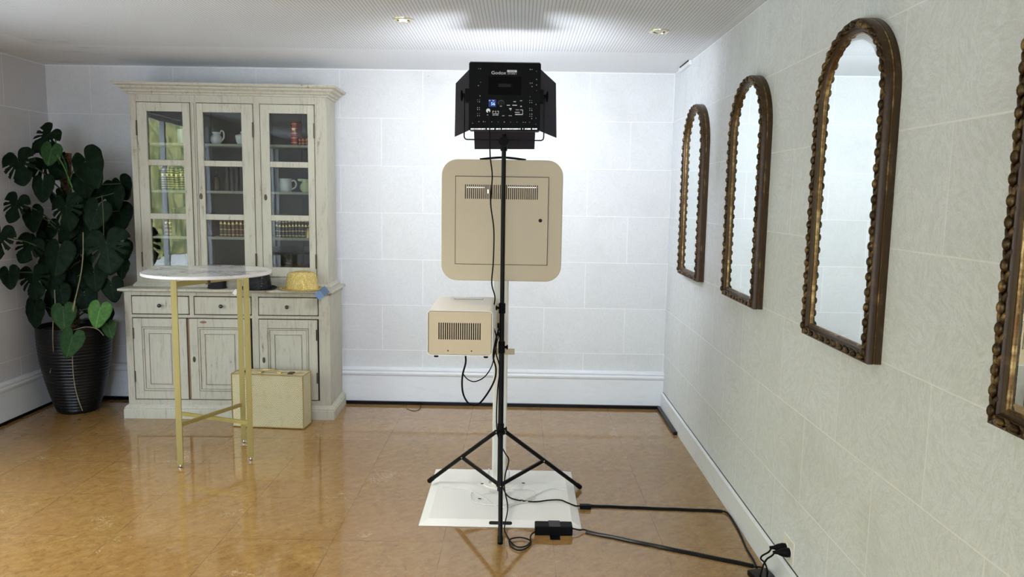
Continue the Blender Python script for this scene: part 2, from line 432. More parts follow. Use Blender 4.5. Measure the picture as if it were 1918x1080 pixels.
for (a, b, c, d) in LW:
    w = struct(bpy.data.objects.new('window_%d' % n, None)); C.objects.link(w); n += 1
    m = MB()
    for q in (a, (a+b)/2-.02, b-.04): m.box(XL-.12, XL-.07, q, q+.04, c, d)
    for q in (c, d-.04): m.box(XL-.119, XL-.071, a, b, q, q+.04)
    m.build('window_frame', M_wframe, w)
for (a, b, c, d) in RW:
    w = struct(bpy.data.objects.new('window_%d' % n, None)); C.objects.link(w); n += 1
    m = MB()
    for q in (a, (a+b)/2-.02, b-.04): m.box(q, q+.04, YF-.12, YF-.07, c, d)
    for q in (c, d-.04): m.box(a, b, YF-.119, YF-.071, q, q+.04)
    m.build('window_frame', M_wframe, w)
# garden outside the left windows, seen reflected in the cabinet glass
def garden():
    m = Mat('garden_foliage', rough=.7); X, Y, Z = m.obj(); P = m.vec(X, Y, Z)
    n = m.noise(P, 3, 8, .75); n2 = m.voro(P, 9)
    c = m.mix(n.ramp(.4, .6), (.12, .14, .04), (.43, .41, .15)); c = m.mix(n2.ramp(.3, .6)*.4, c, (.05, .07, .02)); m.set(Base_Color=c)
    b = MB(); rings = []
    for i in range(110):
        y = -26+i*.3; ring = []
        for k in range(14):
            z = k*(.30+max(0, (-4-y)*.012)); ring.append((-7.6-.35*sin(k/13*pi)*-1+random.uniform(-.12, .12)-.1*k/3, y, z))
        rings.append(ring)
    b.loft(rings, closed=False, caps=False)
    # back and top so the hedge has depth
    b.loft([[(r[-1][0], r[-1][1], r[-1][2]), (r[-1][0]-1.2, r[-1][1], r[-1][2]+.1), (r[-1][0]-1.2, r[-1][1], 0)] for r in rings], closed=False, caps=False)
    o = b.build('garden_hedge', m.m); tag(o, 'sunlit yellow green hedge reflected in the left glass door', 'hedge', kind='stuff')
garden()
m = Mat('pale_bounce_ground', rough=.9); X, Y, Z = m.obj(); m.set(Base_Color=m.mix(m.noise(m.vec(X, Y, Z), 4, 6, .7), (.50, .52, .54), (.66, .67, .68)))  # unseen ground, made pale to bounce daylight into the room
struct(MB().box(-30, XL-.2, -25, 25, -.14, -.02).build('ground', m.m))
struct(MB().box(XL-.2, 20, -25, YF-.2, -.14, -.02).build('ground', m.m))

def skirting(name, prof, p0, p1, nrm):                    # profile (out, z) extruded p0->p1
    rings = [[Vector((p[0]+nrm[0]*d, p[1]+nrm[1]*d, z)) for d, z in prof] for p in (p0, p1)]
    return struct(MB().loft(rings).build(name, M_skirt))
prof = [(0, .02), (.022, .02), (.022, .215), (.030, .222), (.034, .236), (.028, .246), (.026, .252), (.032, .258), (.030, .268), (.012, .276), (0, .278)]
skirting('baseboard_back', prof, (XL, YB), (XR, YB), (0, -1))
skirting('baseboard_left', prof, (XL, 4.0), (XL, YB-.034), (1, 0))
skirting('baseboard_right', [(0, .0), (.016, .0), (.016, .112), (.019, .116), (.019, .124), (.008, .130), (0, .130)], (XR, -1.0), (XR, YB-.034), (-1, 0))
struct(MB().box(XL, XR-.03, YB-.040, YB-.001, 0, .024).build('trim_1', M_tape))          # black strip at the foot of the back wall
struct(MB().box(XL, XL+.028, 4.0, YB-.045, 0, .020).build('trim_2', M_tape))
struct(MB().box(XR-.045, XR-.0165, 4.86, YB-.001, 0, .022).build('trim_3', M_tape, bevel=.006))
struct(MB().box(XR-.0045, XR-.0001, -1, YB-.035, .1302, .1308).build('trim_4', M_gap))   # dark gap line on top of the right skirting
m = MB(); a = Vector((XR-.012, 5.28, ZC-.0)); m.box(XR-.02, XR-.002, 4.98, 5.30, ZC-.030, ZC-.002); struct(m.build('trim_5', M_skirt))
m = MB(); m.box(XR-.024, XR-.019, 4.985, 5.25, ZC-.008, ZC-.001); struct(m.build('trim_6', M_gap))

# ------------------------------------------------------------------ ceiling downlights
def downlight(p, lit, label):
    t = thing('ceiling_downlight', (p.x, p.y, ZC), label, 'ceiling light')
    MB().lathe([(.034, -.003), (.036, -.008), (.045, -.009), (.053, -.005), (.054, 0), (.034, 0)], n=36).build('trim_ring', M_ringw, t, smooth=True)
    MB().lathe([(.0335, -.001), (.0335, -.0035), (.024, -.0035), (.024, -.001)], n=24).build('inner_ring', M_gap, t, smooth=True)
    MB().ball((0, 0, -.003), .021, (1, 1, .35), 16).build('bulb', M_bulb if lit else M_bulboff, t, smooth=True)
    if lit:
        o = light('lamp', 'SPOT', (0, 0, -.03), 14, (1, .82, .55), spot_size=radians(80), spot_blend=.6, shadow_soft_size=.02); o.parent = t
downlight(Vector((-.612, 3.972, 0)), True, 'recessed ceiling spotlight glowing warm, left of the light panel')
downlight(Vector((.724, 4.162, 0)), False, 'unlit recessed ceiling spotlight nearer the right wall')

# ------------------------------------------------------------------ dresser
TH = radians(2.0); CX, CY = -1.985, 5.055
def hx(v): return 1.0187*v-.037
def hz(v): return 1.55+1.0187*(v-1.55)
def bx(v): return .996*v+.008
def bz(v): return 1.55+.996*(v-1.55)
HY = .12                                       # hutch front, local y (base body front = 0)
cab = thing('dresser_cabinet', (CX, CY, 0), 'tall distressed grey green dresser with three glazed doors above three drawers', 'cabinet', rz=TH)
def cw(x, y, z): return Vector((CX+x*cos(TH)-y*sin(TH), CY+x*sin(TH)+y*cos(TH), z))
BL, BR, BD = -.682, .700, .395                 # base left, right, depth
HL, HR = hx(-.598), hx(.692); HD = .395        # hutch back
zc = bz(.873)                                  # underside of the worktop
m = MB(); m.box(BL, BR, .022, BD, .07, zc)     # carcass behind face frame
m.build('base_carcass', M_cab, cab, bevel=.002)
drx = [(bx(-.64), bx(-.262)), (bx(-.22), bx(.158)), (bx(.214), bx(.612))]
dox = [(bx(-.64), bx(-.281)), (bx(-.262), bx(.150)), (bx(.212), bx(.606))]
dz0, dz1 = bz(.722), bz(.841); oz0, oz1 = bz(.128), bz(.690)
m = MB()                                       # face frame
m.box(BL, drx[0][0]-.006, 0, .03, .07, zc); m.box(drx[2][1]+.006, BR, 0, .03, .07, zc)
m.box(drx[0][1]+.006, drx[1][0]-.006, 0, .03, oz1+.006, zc)
m.box(drx[1][1]+.006, drx[2][0]-.006, 0, .03, .07, zc)
m.box(BL, BR, .0005, .03, oz1+.006, dz0-.006); m.box(BL, BR, .0005, .03, dz1+.006, zc); m.box(BL, BR, .0005, .03, .07, oz0-.006)
m.build('face_frame', M_cab, cab, bevel=.002)
m = MB()
for (a, b) in drx: m.box(a-.006, b+.006, .016, .021, dz0-.006, dz1+.006)
for (a, b) in dox: m.box(a-.0065, b+.0065, .016, .021, oz0-.006, oz1+.006)
m.build('door_gap_lining', M_gap, cab)
for i, (a, b) in enumerate(drx):
    d = MB().box(a, b, -.004, .016, dz0, dz1).build('drawer', M_cabd, cab, bevel=.004)
    kx = [bx(-.448), bx(-.035), bx(.410)][i]
    MB().lathe([(.003, 0), (.006, .004), (.005, .014), (.0125, .020), (.0135, .027), (.009, .034), (.002, .036)], (kx, -.004, (dz0+dz1)/2), 16, 'Y').build('knob', M_knob, d, smooth=True)
def raised(parent, a, b, c, d, y):              # moulded panel
    def ring(i, yy): return [(a+i, yy, c+i), (b-i, yy, c+i), (b-i, yy, d-i), (a+i, yy, d-i)]
    MB().loft([ring(0, y+.004), ring(.004, y-.001), ring(.012, y-.001), ring(.018, y+.008), ring(.028, y+.008), ring(.046, y+.001), ring(.050, y+.0035), ring(.054, y+.001)], caps=True).build('raised_panel', M_cabd, parent)
    g = MB()
    for q, yy, ww in ((.0025, y-.0012, .0022), (.015, y+.003, .0022), (.0475, y+.001, .0022)):
        for u in (a+q, b-q): g.box(u-ww/2, u+ww/2, yy-.0008, yy+.0008, c+q, d-q)
        for v in (c+q, d-q): g.box(a+q, b-q, yy-.0008, yy+.0008, v-ww/2, v+ww/2)
    g.build('worn_groove_lines', M_groove, parent)
for i, (a, b) in enumerate(dox):
    s = .058; m = MB(); y0, y1 = -.004, .016
    m.box(a, a+s, y0, y1, oz0, oz1); m.box(b-s, b, y0, y1, oz0, oz1); m.box(a+s, b-s, y0, y1, oz0, oz0+s); m.box(a+s, b-s, y0, y1, oz1-s, oz1)
    d = m.build('lower_door', M_cabd, cab, bevel=.003)
    raised(d, a+s-.001, b-s+.001, oz0+s-.001, oz1-s+.001, y0)
    if i: # keyhole
        kx = a+.028; MB().ball((kx, y0-.001, (oz0+oz1)/2+.0), .013, (.75, .25, 1.6), 12).build('escutcheon', M_iron, d, smooth=True)
    hxp = a+.002 if i == 0 else b-.002
    for zz in (oz0+.12, oz1-.14):
        MB().tube([(hxp, y0-.004, zz), (hxp, y0-.004, zz+.075)], .0045, 8).build('hinge', M_iron, d, smooth=True)
MB().box(dox[1][0]-.010, dox[1][0]-.001, -.002, .018, oz0, oz1).build('worn_edge_strip', M_orange, cab, label='bare orange wood edge between left and middle doors')
# red-brown worn patch
m = MB(); px = bx(-.10)
m.lathe([(.0, 0), (.012, 0), (.012, .0006), (0, .0006)], (bx(-.165), -.0042, oz1-.022), 9, 'Y', 2.0, .7); m.build('worn_patch', M_orange, cab)
# plinth with moulding
def frame_mould(prof, x0, x1, y0, y1):          # three-sided moulding: left, front, right
    rings = []
    for d, z in prof:
        rings.append([(x0-d, y1, z), (x0-d, y0-d, z), (x1+d, y0-d, z), (x1+d, y1, z)])
    b = MB(); b.loft(rings, closed=True, caps=True); return b
frame_mould([(.026, 0), (.026, .062), (.022, .066), (.024, .072), (.016, .084), (.006, .092), (.0, .096)], BL, BR, .002, BD).build('plinth', M_cabd, cab, bevel=.001)
frame_mould([(.005, zc), (.016, zc+.001), (.024, zc+.006), (.030, zc+.008), (.030, zc+.020), (.024, zc+.023)], BL, BR, 0, BD).build('worktop', M_cabd, cab)
ZT = zc+.023
# hutch
hl = MB(); t = .022; z0h = ZT; z1h = hz(2.187)
hl.box(HL, HL+t, HY+.02, HD, z0h, z1h); hl.build('hutch_side', M_cab, cab, bevel=.002)
MB().box(HR-t, HR, HY+.02, HD, z0h, z1h).build('hutch_side', M_cab, cab, bevel=.002)
m = MB(); w = (HR-HL-2*t)/6
for i in range(6): m.box(HL+t+i*w+.0015, HL+t+(i+1)*w-.0015, HD-.012-(i % 2)*.001, HD, z0h, z1h)
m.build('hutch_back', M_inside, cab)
gd = [(hx(-.551), hx(-.206)), (hx(-.161), hx(.206)), (hx(.256), hx(.610))]
gg = [(hx(-.488), hx(-.253)), (hx(-.121), hx(.132)), (hx(.314), hx(.567))]
gz0, gz1 = hz(.985), hz(2.130)
rows = [(hz(1.757), hz(2.073)), (hz(1.402), hz(1.720)), (hz(1.050), hz(1.365))]
m = MB()
xs = [HL, gd[0][0]-.004, gd[0][1]+.004, gd[1][0]-.004, gd[1][1]+.004, gd[2][0]-.004, gd[2][1]+.004, HR]
for k in (0, 2, 4, 6): m.box(xs[k], xs[k+1], HY, HY+.024, z0h, z1h)
m.box(HL+.001, HR-.001, HY+.0005, HY+.0235, z0h, gz0-.004); m.box(HL+.001, HR-.001, HY+.0005, HY+.0235, gz1+.004, z1h)
m.build('hutch_face_frame', M_cab, cab, bevel=.002)
MB().tube([((gd[0][1]+gd[1][0])/2, HY-.004, gz0), ((gd[0][1]+gd[1][0])/2, HY-.004, gz1)], .008, 10).build('astragal_bead', M_cabd, cab, smooth=True)
frame_mould([(.0, z0h), (.020, z0h), (.020, z0h+.012), (.012, z0h+.020), (.004, z0h+.028), (0, z0h+.030)], HL, HR, HY, HD).build('hutch_base_moulding', M_cabd, cab)
zt = z1h
frame_mould([(-.002, zt-.006), (.010, zt-.004), (.012, zt+.006), (.026, zt+.012), (.030, zt+.022), (.050, zt+.034), (.054, zt+.044), (.074, zt+.050), (.080, zt+.060), (.080, zt+.066)], HL, HR, HY, HD).build('cornice', M_cab, cab)
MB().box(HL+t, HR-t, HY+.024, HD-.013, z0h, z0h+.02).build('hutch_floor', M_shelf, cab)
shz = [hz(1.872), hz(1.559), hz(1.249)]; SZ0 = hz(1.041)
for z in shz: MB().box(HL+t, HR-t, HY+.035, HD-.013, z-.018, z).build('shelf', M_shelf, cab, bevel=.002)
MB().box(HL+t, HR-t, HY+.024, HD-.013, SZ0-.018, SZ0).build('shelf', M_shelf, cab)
for x in ((gg[0][1]+gg[1][0])/2+.01, (gg[1][1]+gg[2][0])/2): MB().box(x-.006, x+.006, HY+.034, HD-.013, SZ0, z1h).build('divider', M_inside, cab) if False else None
for i, ((a, b), (p, q)) in enumerate(zip(gd, gg)):
    m = MB(); y0, y1 = HY-.006, HY+.016
    m.box(a, p, y0, y1, gz0, gz1); m.box(q, b, y0, y1, gz0, gz1); m.box(p, q, y0, y1, gz0, rows[2][0]); m.box(p, q, y0, y1, rows[0][1], gz1)
    m.box(p, q, y0+.001, y1, rows[1][1], rows[0][0]); m.box(p, q, y0+.001, y1, rows[2][1], rows[1][0])
    d = m.build('glazed_door', M_cabd, cab, bevel=.0025)
    for (c, e) in rows:
        g = MB().box(p-.003, q+.003, y1-.008, y1-.005, c-.003, e+.003).build('glass_pane', M_glass, d)
    if i: MB().ball((a+.014 if i == 1 else a+.026, y0-.001, hz(1.52)), .013, (.8, .3, 1.6), 12).build('escutcheon', M_iron, d, smooth=True)
    hp = a-.002 if i == 0 else b+.002
    for zz in (gz0+.06, gz1-.22): MB().tube([(hp, y0-.002, zz), (hp, y0-.002, zz+.10)], .005, 8).build('hinge', M_iron, d, smooth=True)

# ------------------------------------------------------------------ books and china in the dresser
def book(lx, z, w, h, dep, col, label, group, gilt=True, bands=5, tilt=0, lying=False, y=None):
    y = HY+.06 if y is None else y
    mt = Mat('leather_%d' % random.randrange(10**6), col, .45).m
    o = MB(); n = 8                              # rounded spine cover, spine towards the glass
    sec = [(w/2*cos(pi+pi*k/n)*1.0, -.35*w*sin(pi*k/n)) for k in range(n+1)]+[(w/2, dep), (-w/2, dep)]
    o.loft([[(a, b, zz) for a, b in sec] for zz in (0, h)])
    t = o.build('book', mt, None, bevel=.0008)
    P = cw(lx, y, z); t.location = P; t.rotation_euler = (0, tilt, TH)
    MB().box(-w/2+.003, w/2-.003, .004, dep+.002, .002, h+.0005).build('page_block', M_page, t)
    if gilt:
        m = MB()
        for k in range(bands):
            zz = h*(.1+.8*k/(bands-1))
            m.loft([[(a*1.01, b-.0008, q) for a, b in sec[:n+1]] for q in (zz-.0018, zz+.0018)], closed=False, caps=False)
        m.box(-w*.22, w*.22, -.35*w-.0012, -.35*w-.0004, h*.62, h*.72)
        m.build('gilt_band', M_giltb, t)
    if lying: t.rotation_euler = (0, pi/2, TH)
    return tag(t, label, 'book', group)
ordn = ['first', 'second', 'third', 'fourth', 'fifth', 'sixth', 'seventh', 'eighth', 'ninth', 'tenth', 'eleventh', 'twelfth']
def rowb(x0, x1, z, cols, hr, what, where, group, gilt=True, cnt=None, bands=5):
    n = cnt; w = (x1-x0)/n
    for i in range(n):
        book(x0+w*(i+.5), z+.0005, w*.93, random.uniform(*hr), .14, random.choice(cols), '%s, %s from the left %s' % (what, ordn[i], where), group, gilt, bands)
p, q = gg[0]
rowb(hx(-.435), hx(-.255), shz[1], [(.05, .04, .02), (.02, .03, .015), (.10, .06, .02)], (.150, .158), 'tall gilt banded book', 'behind the left door at lock height', 'gilt books behind the left door', True, 6, 9)
rowb(hx(-.425), hx(-.375), shz[2], [(.12, .05, .02)], (.13, .14), 'short brown book', 'on the left third shelf', 'third shelf books behind the left door', True, 2)
rowb(hx(-.373), hx(-.25), shz[2], [(.06, .045, .025), (.03, .03, .02)], (.19, .20), 'tall dark ribbed book', 'on the left third shelf', 'third shelf books behind the left door', False, 4)
book(hx(-.115)+.015, shz[2]+.001, .016, .13, .13, (.11, .05, .03), 'slim brown book leaning at the left of the middle third shelf', 'third shelf books behind the middle door', False, tilt=-.38)
rowb(hx(-.055), hx(.132), shz[2], [(.13, .04, .025), (.10, .06, .035), (.16, .05, .03)], (.132, .142), 'reddish brown leather book', 'on the middle third shelf', 'third shelf books behind the middle door', True, 7, 4)
rowb(hx(-.01), hx(.12), shz[1], [(.01, .01, .011)], (.155, .165), 'large black bound book', 'behind the middle door at lock height', 'black books behind the middle door', False, 4)
rowb(hx(.322), hx(.565), shz[2], [(.012, .014, .022), (.02, .018, .02)], (.118, .128), 'dark navy book', 'on the right third shelf', 'navy books behind the right door', True, 11, 4)
book(hx(.462), shz[0]+.0005, .043, .158, .13, (.34, .015, .02), 'bright red upright book on the right door\'s top shelf', 'red books on the top right shelf')
for k in range(2):
    bk = book(hx(.487), shz[0]+.001+.012+k*.0245, .023, .12, .12, (.26, .015, .02), ['lower', 'upper'][k]+' red book lying flat beside the upright red one', 'red books on the top right shelf', lying=True)
def china(name, lx, z, prof, mat, label, cat, y=HY+.11):
    P = cw(lx, y, z); t = thing(name, P, label, cat); MB().lathe(prof, n=28).build('body', mat, t, smooth=True); return t
def handle(t, mat, pts, r=.005): MB().tube(smooth_path(pts), r, 8).build('handle', mat, t, smooth=True)
t = china('mug', hx(-.295), shz[0], [(.001, 0), (.034, 0), (.038, .005), (.039, .09), (.041, .096), (.037, .096), (.034, .01), (.001, .008)], M_china, 'plain white mug on the top shelf behind the left door', 'mug')
t = china('jug', hx(-.075), shz[0], [(.001, 0), (.026, 0), (.040, .022), (.038, .048), (.024, .068), (.030, .082), (.026, .082), (.020, .066), (.001, .06)], M_china, 'white pot bellied cream jug behind the middle door', 'jug')
handle(t, M_china, [(.022, 0, .066), (.036, 0, .092), (.052, 0, .080), (.052, 0, .045), (.037, 0, .022)])
t = china('sugar_bowl', hx(.095), shz[0], [(.001, 0), (.026, 0), (.036, .018), (.041, .05), (.042, .056), (.001, .056)], M_china, 'white fluted sugar bowl with knobbed lid behind the middle door', 'bowl')
MB().lathe([(.043, .057), (.041, .064), (.02, .072), (.006, .075), (.009, .083), (.006, .09), (.001, .091)], n=24).build('lid', M_china, t, smooth=True)
t = china('mug', hx(.385), shz[1], [(.001, 0), (.038, 0), (.042, .006), (.044, .04), (.042, .085), (.046, .092), (.042, .092), (.038, .01), (.001, .01)], M_china, 'large white embossed mug behind the right door', 'mug')
handle(t, M_china, [(.040, 0, .075), (.062, 0, .078), (.074, 0, .055), (.064, 0, .03), (.040, 0, .018)], .0055)
t = china('jug', hx(.525), shz[1], [(.001, 0), (.028, 0), (.042, .02), (.042, .045), (.028, .068), (.033, .088), (.029, .088), (.022, .066), (.001, .06)], M_chinag, 'pale green cream jug beside the large white mug', 'jug')
handle(t, M_chinag, [(.026, 0, .07), (.040, 0, .095), (.052, 0, .085), (.05, 0, .05), (.042, 0, .035)], .0045)
MB().lathe([(.0, 0), (.006, 0), (.03, -.01), (.034, .006), (.0, .006)], (-.028, 0, .085), 8).build('spout', M_chinag, t, smooth=True)
t = china('copper_dish', hx(.52), SZ0, [(.001, 0), (.055, 0), (.075, .016), (.082, .018), (.074, .020), (.053, .004), (.001, .004)], M_copper, 'shallow copper dish on the lowest shelf behind the right door', 'dish')
handle(t, M_copper, [(-.075, 0, .017), (-.11, 0, .022), (-.15, 0, .03)], .004)
t = china('bottle', hx(-.085), shz[1], [(.001, 0), (.026, 0), (.028, .01), (.028, .07), (.012, .095), (.011, .13), (.014, .135), (.001, .135)], Mat('dark_amber_glass', (.05, .035, .01), .1).m, 'dark amber bottle with black ribbon behind the middle door', 'bottle')
MB().lathe([(.013, .098), (.022, .104), (.018, .112), (.012, .118)], n=12).build('ribbon', M_felt, t)
t = china('figurine', hx(.548), shz[2], [(.001, 0), (.016, 0), (.018, .03), (.012, .06), (.001, .07)], M_giltb, 'small gilded ornament in front of the navy books at right', 'ornament', y=HY+.05)

# ------------------------------------------------------------------ hats on the worktop
def fedora(name, P, rx, ry, hcrown, mat, label, brim_up=.012, band=None, rz=0, pinch=True):
    t = thing(name, P, label, 'hat', rz=rz)
    n = 40; rings = []
    prof = [(1.0, hcrown*.04), (.97, hcrown*.3), (.92, hcrown*.7), (.895, hcrown*.95), (.85, hcrown*1.01), (.5, hcrown*.97), (.2, hcrown*.86), (.02, hcrown*.84)]
    for f, z in prof:
        ring = []
        for k in range(n):
            a = 2*pi*k/n; dent = (.0 if not pinch else .10*math.exp(-((abs(sin(a))-.75)/.35)**2)*(z/hcrown)**3*(1 if cos(a) < 0 else .2))
            zz = z+(0.012*abs(sin(a))**2 if f < .87 and f > .4 and pinch else 0)
            ring.append((rx*f*cos(a), ry*f*sin(a)*(1-dent), zz+.004))
        rings.append(ring)
    MB().loft(rings).build('crown', mat, t, smooth=True)
    rings = []
    for f, dz in ((.97, .008), (1.12, .004), (1.26, .002), (1.38, .006), (1.38, .003), (1.26, 0), (1.12, .0005), (.97, .004)):
        ring = []
        for k in range(n):
            a = 2*pi*k/n; r = (f-1)
            ring.append(((rx+(f-1)*rx)*cos(a), (ry+(f-1)*ry*.9)*sin(a), dz+brim_up*max(0, f-1.2)/.32*(max(0, sin(a))*2.2+abs(cos(a))**3*.6)))
        rings.append(ring)
    MB().loft(rings, caps=False).build('brim', mat, t, smooth=True)
    if band: MB().loft([[(rx*f*cos(2*pi*k/n), ry*f*sin(2*pi*k/n), z) for k in range(n)] for f, z in ((1.012, .008), (.995, .034))], caps=False).build('hat_band', band, t, smooth=True)
    return t
def hatpos(px, py, Y): return Vector((at(px, py, Y).x, Y, ZT+.001))
hp = hatpos(566, 548, 5.085)
fedora('gold_hat', hp, .110, .070, .108, M_gseq, 'gold sequinned fedora hat on the dresser worktop', rz=.08)
a = Vector((hp.x+.165, hp.y-.085, ZT+.012))
t = thing('price_tag', (a.x, a.y, ZT), 'folded blue card tag hanging from the gold sequinned hat', 'tag')
MB().box(-.045, -.002, -.001, .001, -.027, .027, Matrix.Translation((-.004, -.018, -.006)) @ Matrix.Rotation(radians(-40), 4, 'Y')).build('card', M_bluetag, t)
MB().box(.0, .045, -.001, .001, -.027, .027, Matrix.Translation((-.004, -.018, -.006)) @ Matrix.Rotation(radians(-40), 4, 'Y') @ Matrix.Rotation(.35, 4, 'Z')).build('card_flap', Mat('slate_blue_card', (.085, .14, .23), .5).m, t)
hb = hatpos(484, 545, 5.085)
fedora('sequin_hat', hb, .090, .076, .088, M_bseq, 'black sequinned fedora hat half hidden behind the round tabletop', rz=0, pinch=True)
m = MB()
for k in range(5): m.ball((.045+.004*(k % 2), -.072+.002*k, .028+k*.018), .003, seg=8)
o = m.build('rhinestones', M_chrome, [c for c in C.objects if c.name == 'sequin_hat'][0], smooth=True)
hc = hatpos(407, 542, 5.10)
t = thing('felt_hat', hc, 'plain black felt hat seen under the tabletop beside the table leg', 'hat')
MB().lathe([(.001, .0), (.060, .0), (.061, .05), (.058, .085), (.05, .095), (.001, .09)], n=32, sy=.9).build('crown', M_felt, t, smooth=True)
MB().lathe([(.059, .001), (.064, .001), (.066, .006), (.064, .006), (.059, .004)], n=32, sy=.9).build('brim', M_felt, t, smooth=True)
g = at(441, 547, 4.985)
t = thing('price_tag', (g.x, 4.985, g.z), 'small white paper tag hanging over the worktop edge', 'tag')
MB().box(-.013, .013, -.0006, .0006, -.018, .018, Matrix.Rotation(radians(40), 4, 'Y')).build('card', M_paper, t)
MB().tube(smooth_path([(-.008, 0, .012), (-.03, .02, .012), (-.05, .07, .0)]), .0008, 5).build('string', M_paper, t)

# ------------------------------------------------------------------ gold suitcase
A = Vector((-1.891, 4.868, 0)); Bp = Vector((-1.408, 4.835, 0)); rz = math.atan2(Bp.y-A.y, Bp.x-A.x); Wd = (Bp-A).length; hh = .362; dd = .15
cs = thing('suitcase', A, 'gold snakeskin suitcase standing on the floor against the dresser', 'suitcase', rz=rz)
MB().box(0, Wd, 0, dd, .004, hh).build('shell', M_snake, cs, bevel=.006)
m = MB(); e = .0035
for x in (0, Wd):
    for y in (0, dd): m.tube([(x, y, .006), (x, y, hh-.002)], e, 6)
for z in (.006, hh-.002):
    for y in (0, dd): m.tube([(0, y, z), (Wd, y, z)], e, 6)
    for x in (0, Wd): m.tube([(x, 0, z), (x, dd, z)], e, 6)
m.build('edge_piping', M_goldtrim, cs, smooth=True)
MB().box(.01, Wd-.01, dd*.45, dd*.5, hh, hh+.003).build('seam_strip', M_goldtrim, cs)
MB().tube(smooth_path([(Wd*.38, .05, hh+.002), (Wd*.41, .05, hh+.018), (Wd*.5, .05, hh+.022), (Wd*.59, .05, hh+.018), (Wd*.62, .05, hh+.002)]), .006, 8).build('handle', M_goldtrim, cs, smooth=True)
for x in (Wd*.36, Wd*.64, ): MB().box(x-.014, x+.014, .035, .065, hh, hh+.008).build('handle_mount', M_giltb, cs, bevel=.002)
for x in (Wd*.12, Wd*.80): MB().box(x-.018, x+.018, .03, .075, hh, hh+.009).build('latch', M_iron, cs, bevel=.002)
for x, y in ((.03, .02), (Wd-.03, .02), (.03, dd-.02), (Wd-.03, dd-.02)): MB().lathe([(.001, 0), (.008, 0), (.008, .005), (.001, .005)], (x, y, 0), 10).build('foot', M_iron, cs)

# ------------------------------------------------------------------ bar table
TC = Vector((-1.785, 4.29, 0)); LEG = [(-1.895, 4.098), (-1.546, 4.236), (-1.70, 4.545), (-2.034, 4.404)]
tb = thing('bar_table', TC, 'tall round marble topped bar table with brass legs', 'table')
MB().lathe([(.001, 1.084), (.345, 1.084), (.350, 1.088), (.350, 1.1005), (.348, 1.102)], n=72).build('edge_band', M_whiteedge, tb, smooth=True)
MB().lathe([(.001, 1.1016), (.346, 1.1016), (.346, 1.1032), (.001, 1.1032)], n=72).build('tabletop', M_marble, tb, smooth=True)
lr = math.atan2(LEG[1][1]-LEG[0][1], LEG[1][0]-LEG[0][0])
for (x, y) in LEG:
    p = Vector((x, y, 0))-TC
    R = Matrix.Translation(p) @ Matrix.Rotation(lr, 4, 'Z')
    lg = MB().box(-.0155, .0155, -.0155, .0155, .022, 1.084, R).build('leg', M_brass, tb, bevel=.0015)
    MB().lathe([(.001, 0), (.014, 0), (.015, .006), (.006, .009), (.005, .022), (.001, .022)], p, 14).build('levelling_foot', M_chrome, lg, smooth=True)
def L3(i, z): return Vector((LEG[i][0], LEG[i][1], z))-TC
MB().bar(L3(0, .248), L3(2, .248), .012, .022).build('lower_crossbar', M_brass, tb)
MB().bar(L3(3, .225), L3(1, .225), .012, .022).build('lower_crossbar', M_brass, tb)
MB().bar(L3(0, 1.042), L3(2, 1.042), .016, .028).build('upper_crossbar', M_brass, tb)
MB().bar(L3(3, 1.071), L3(1, 1.071), .014, .022).build('upper_crossbar', M_brass, tb)
cc = (L3(0, 0)+L3(2, 0))/2; MB().lathe([(.001, 1.020), (.014, 1.020), (.014, 1.084), (.001, 1.084)], (cc.x, cc.y, 0), 12).build('pivot', M_iron, tb)

# ------------------------------------------------------------------ potted plant
PC = Vector((-3.118, 5.20, 0))
pl = thing('potted_plant', PC, 'large dark split leaf climbing plant in a black ribbed pot', 'plant')
prof = [(.001, 0), (.128, 0), (.137, .012)]
N = 26
for k in range(N):
    f = k/(N-1); r = .137+(.235-.137)*math.sin(f*pi/2)**.9*1.0
    z = .015+f*.555; prof += [(r, z), (r+.0035, z+.010), (r, z+.0195)]
prof += [(.238, .600), (.238, .612), (.228, .612), (.222, .58), (.001, .575)]
MB().lathe(prof, n=64).build('pot', M_pot, pl, smooth=True)
MB().lathe([(.001, .5755), (.221, .5755), (.18, .590), (.001, .598)], n=32).build('soil', M_soil, pl, smooth=True)
MB().tube(smooth_path([(0, 0, .58), (.01, 0, .9), (-.01, 0, 1.25), (.0, 0, 1.62), (.01, 0, 1.80)], 6), .034, 14).build('coir_pole', M_moss, pl, smooth=True)
def lpt(cx, cy, Y): return at(cx/1.862, cy/1.862+220, Y)
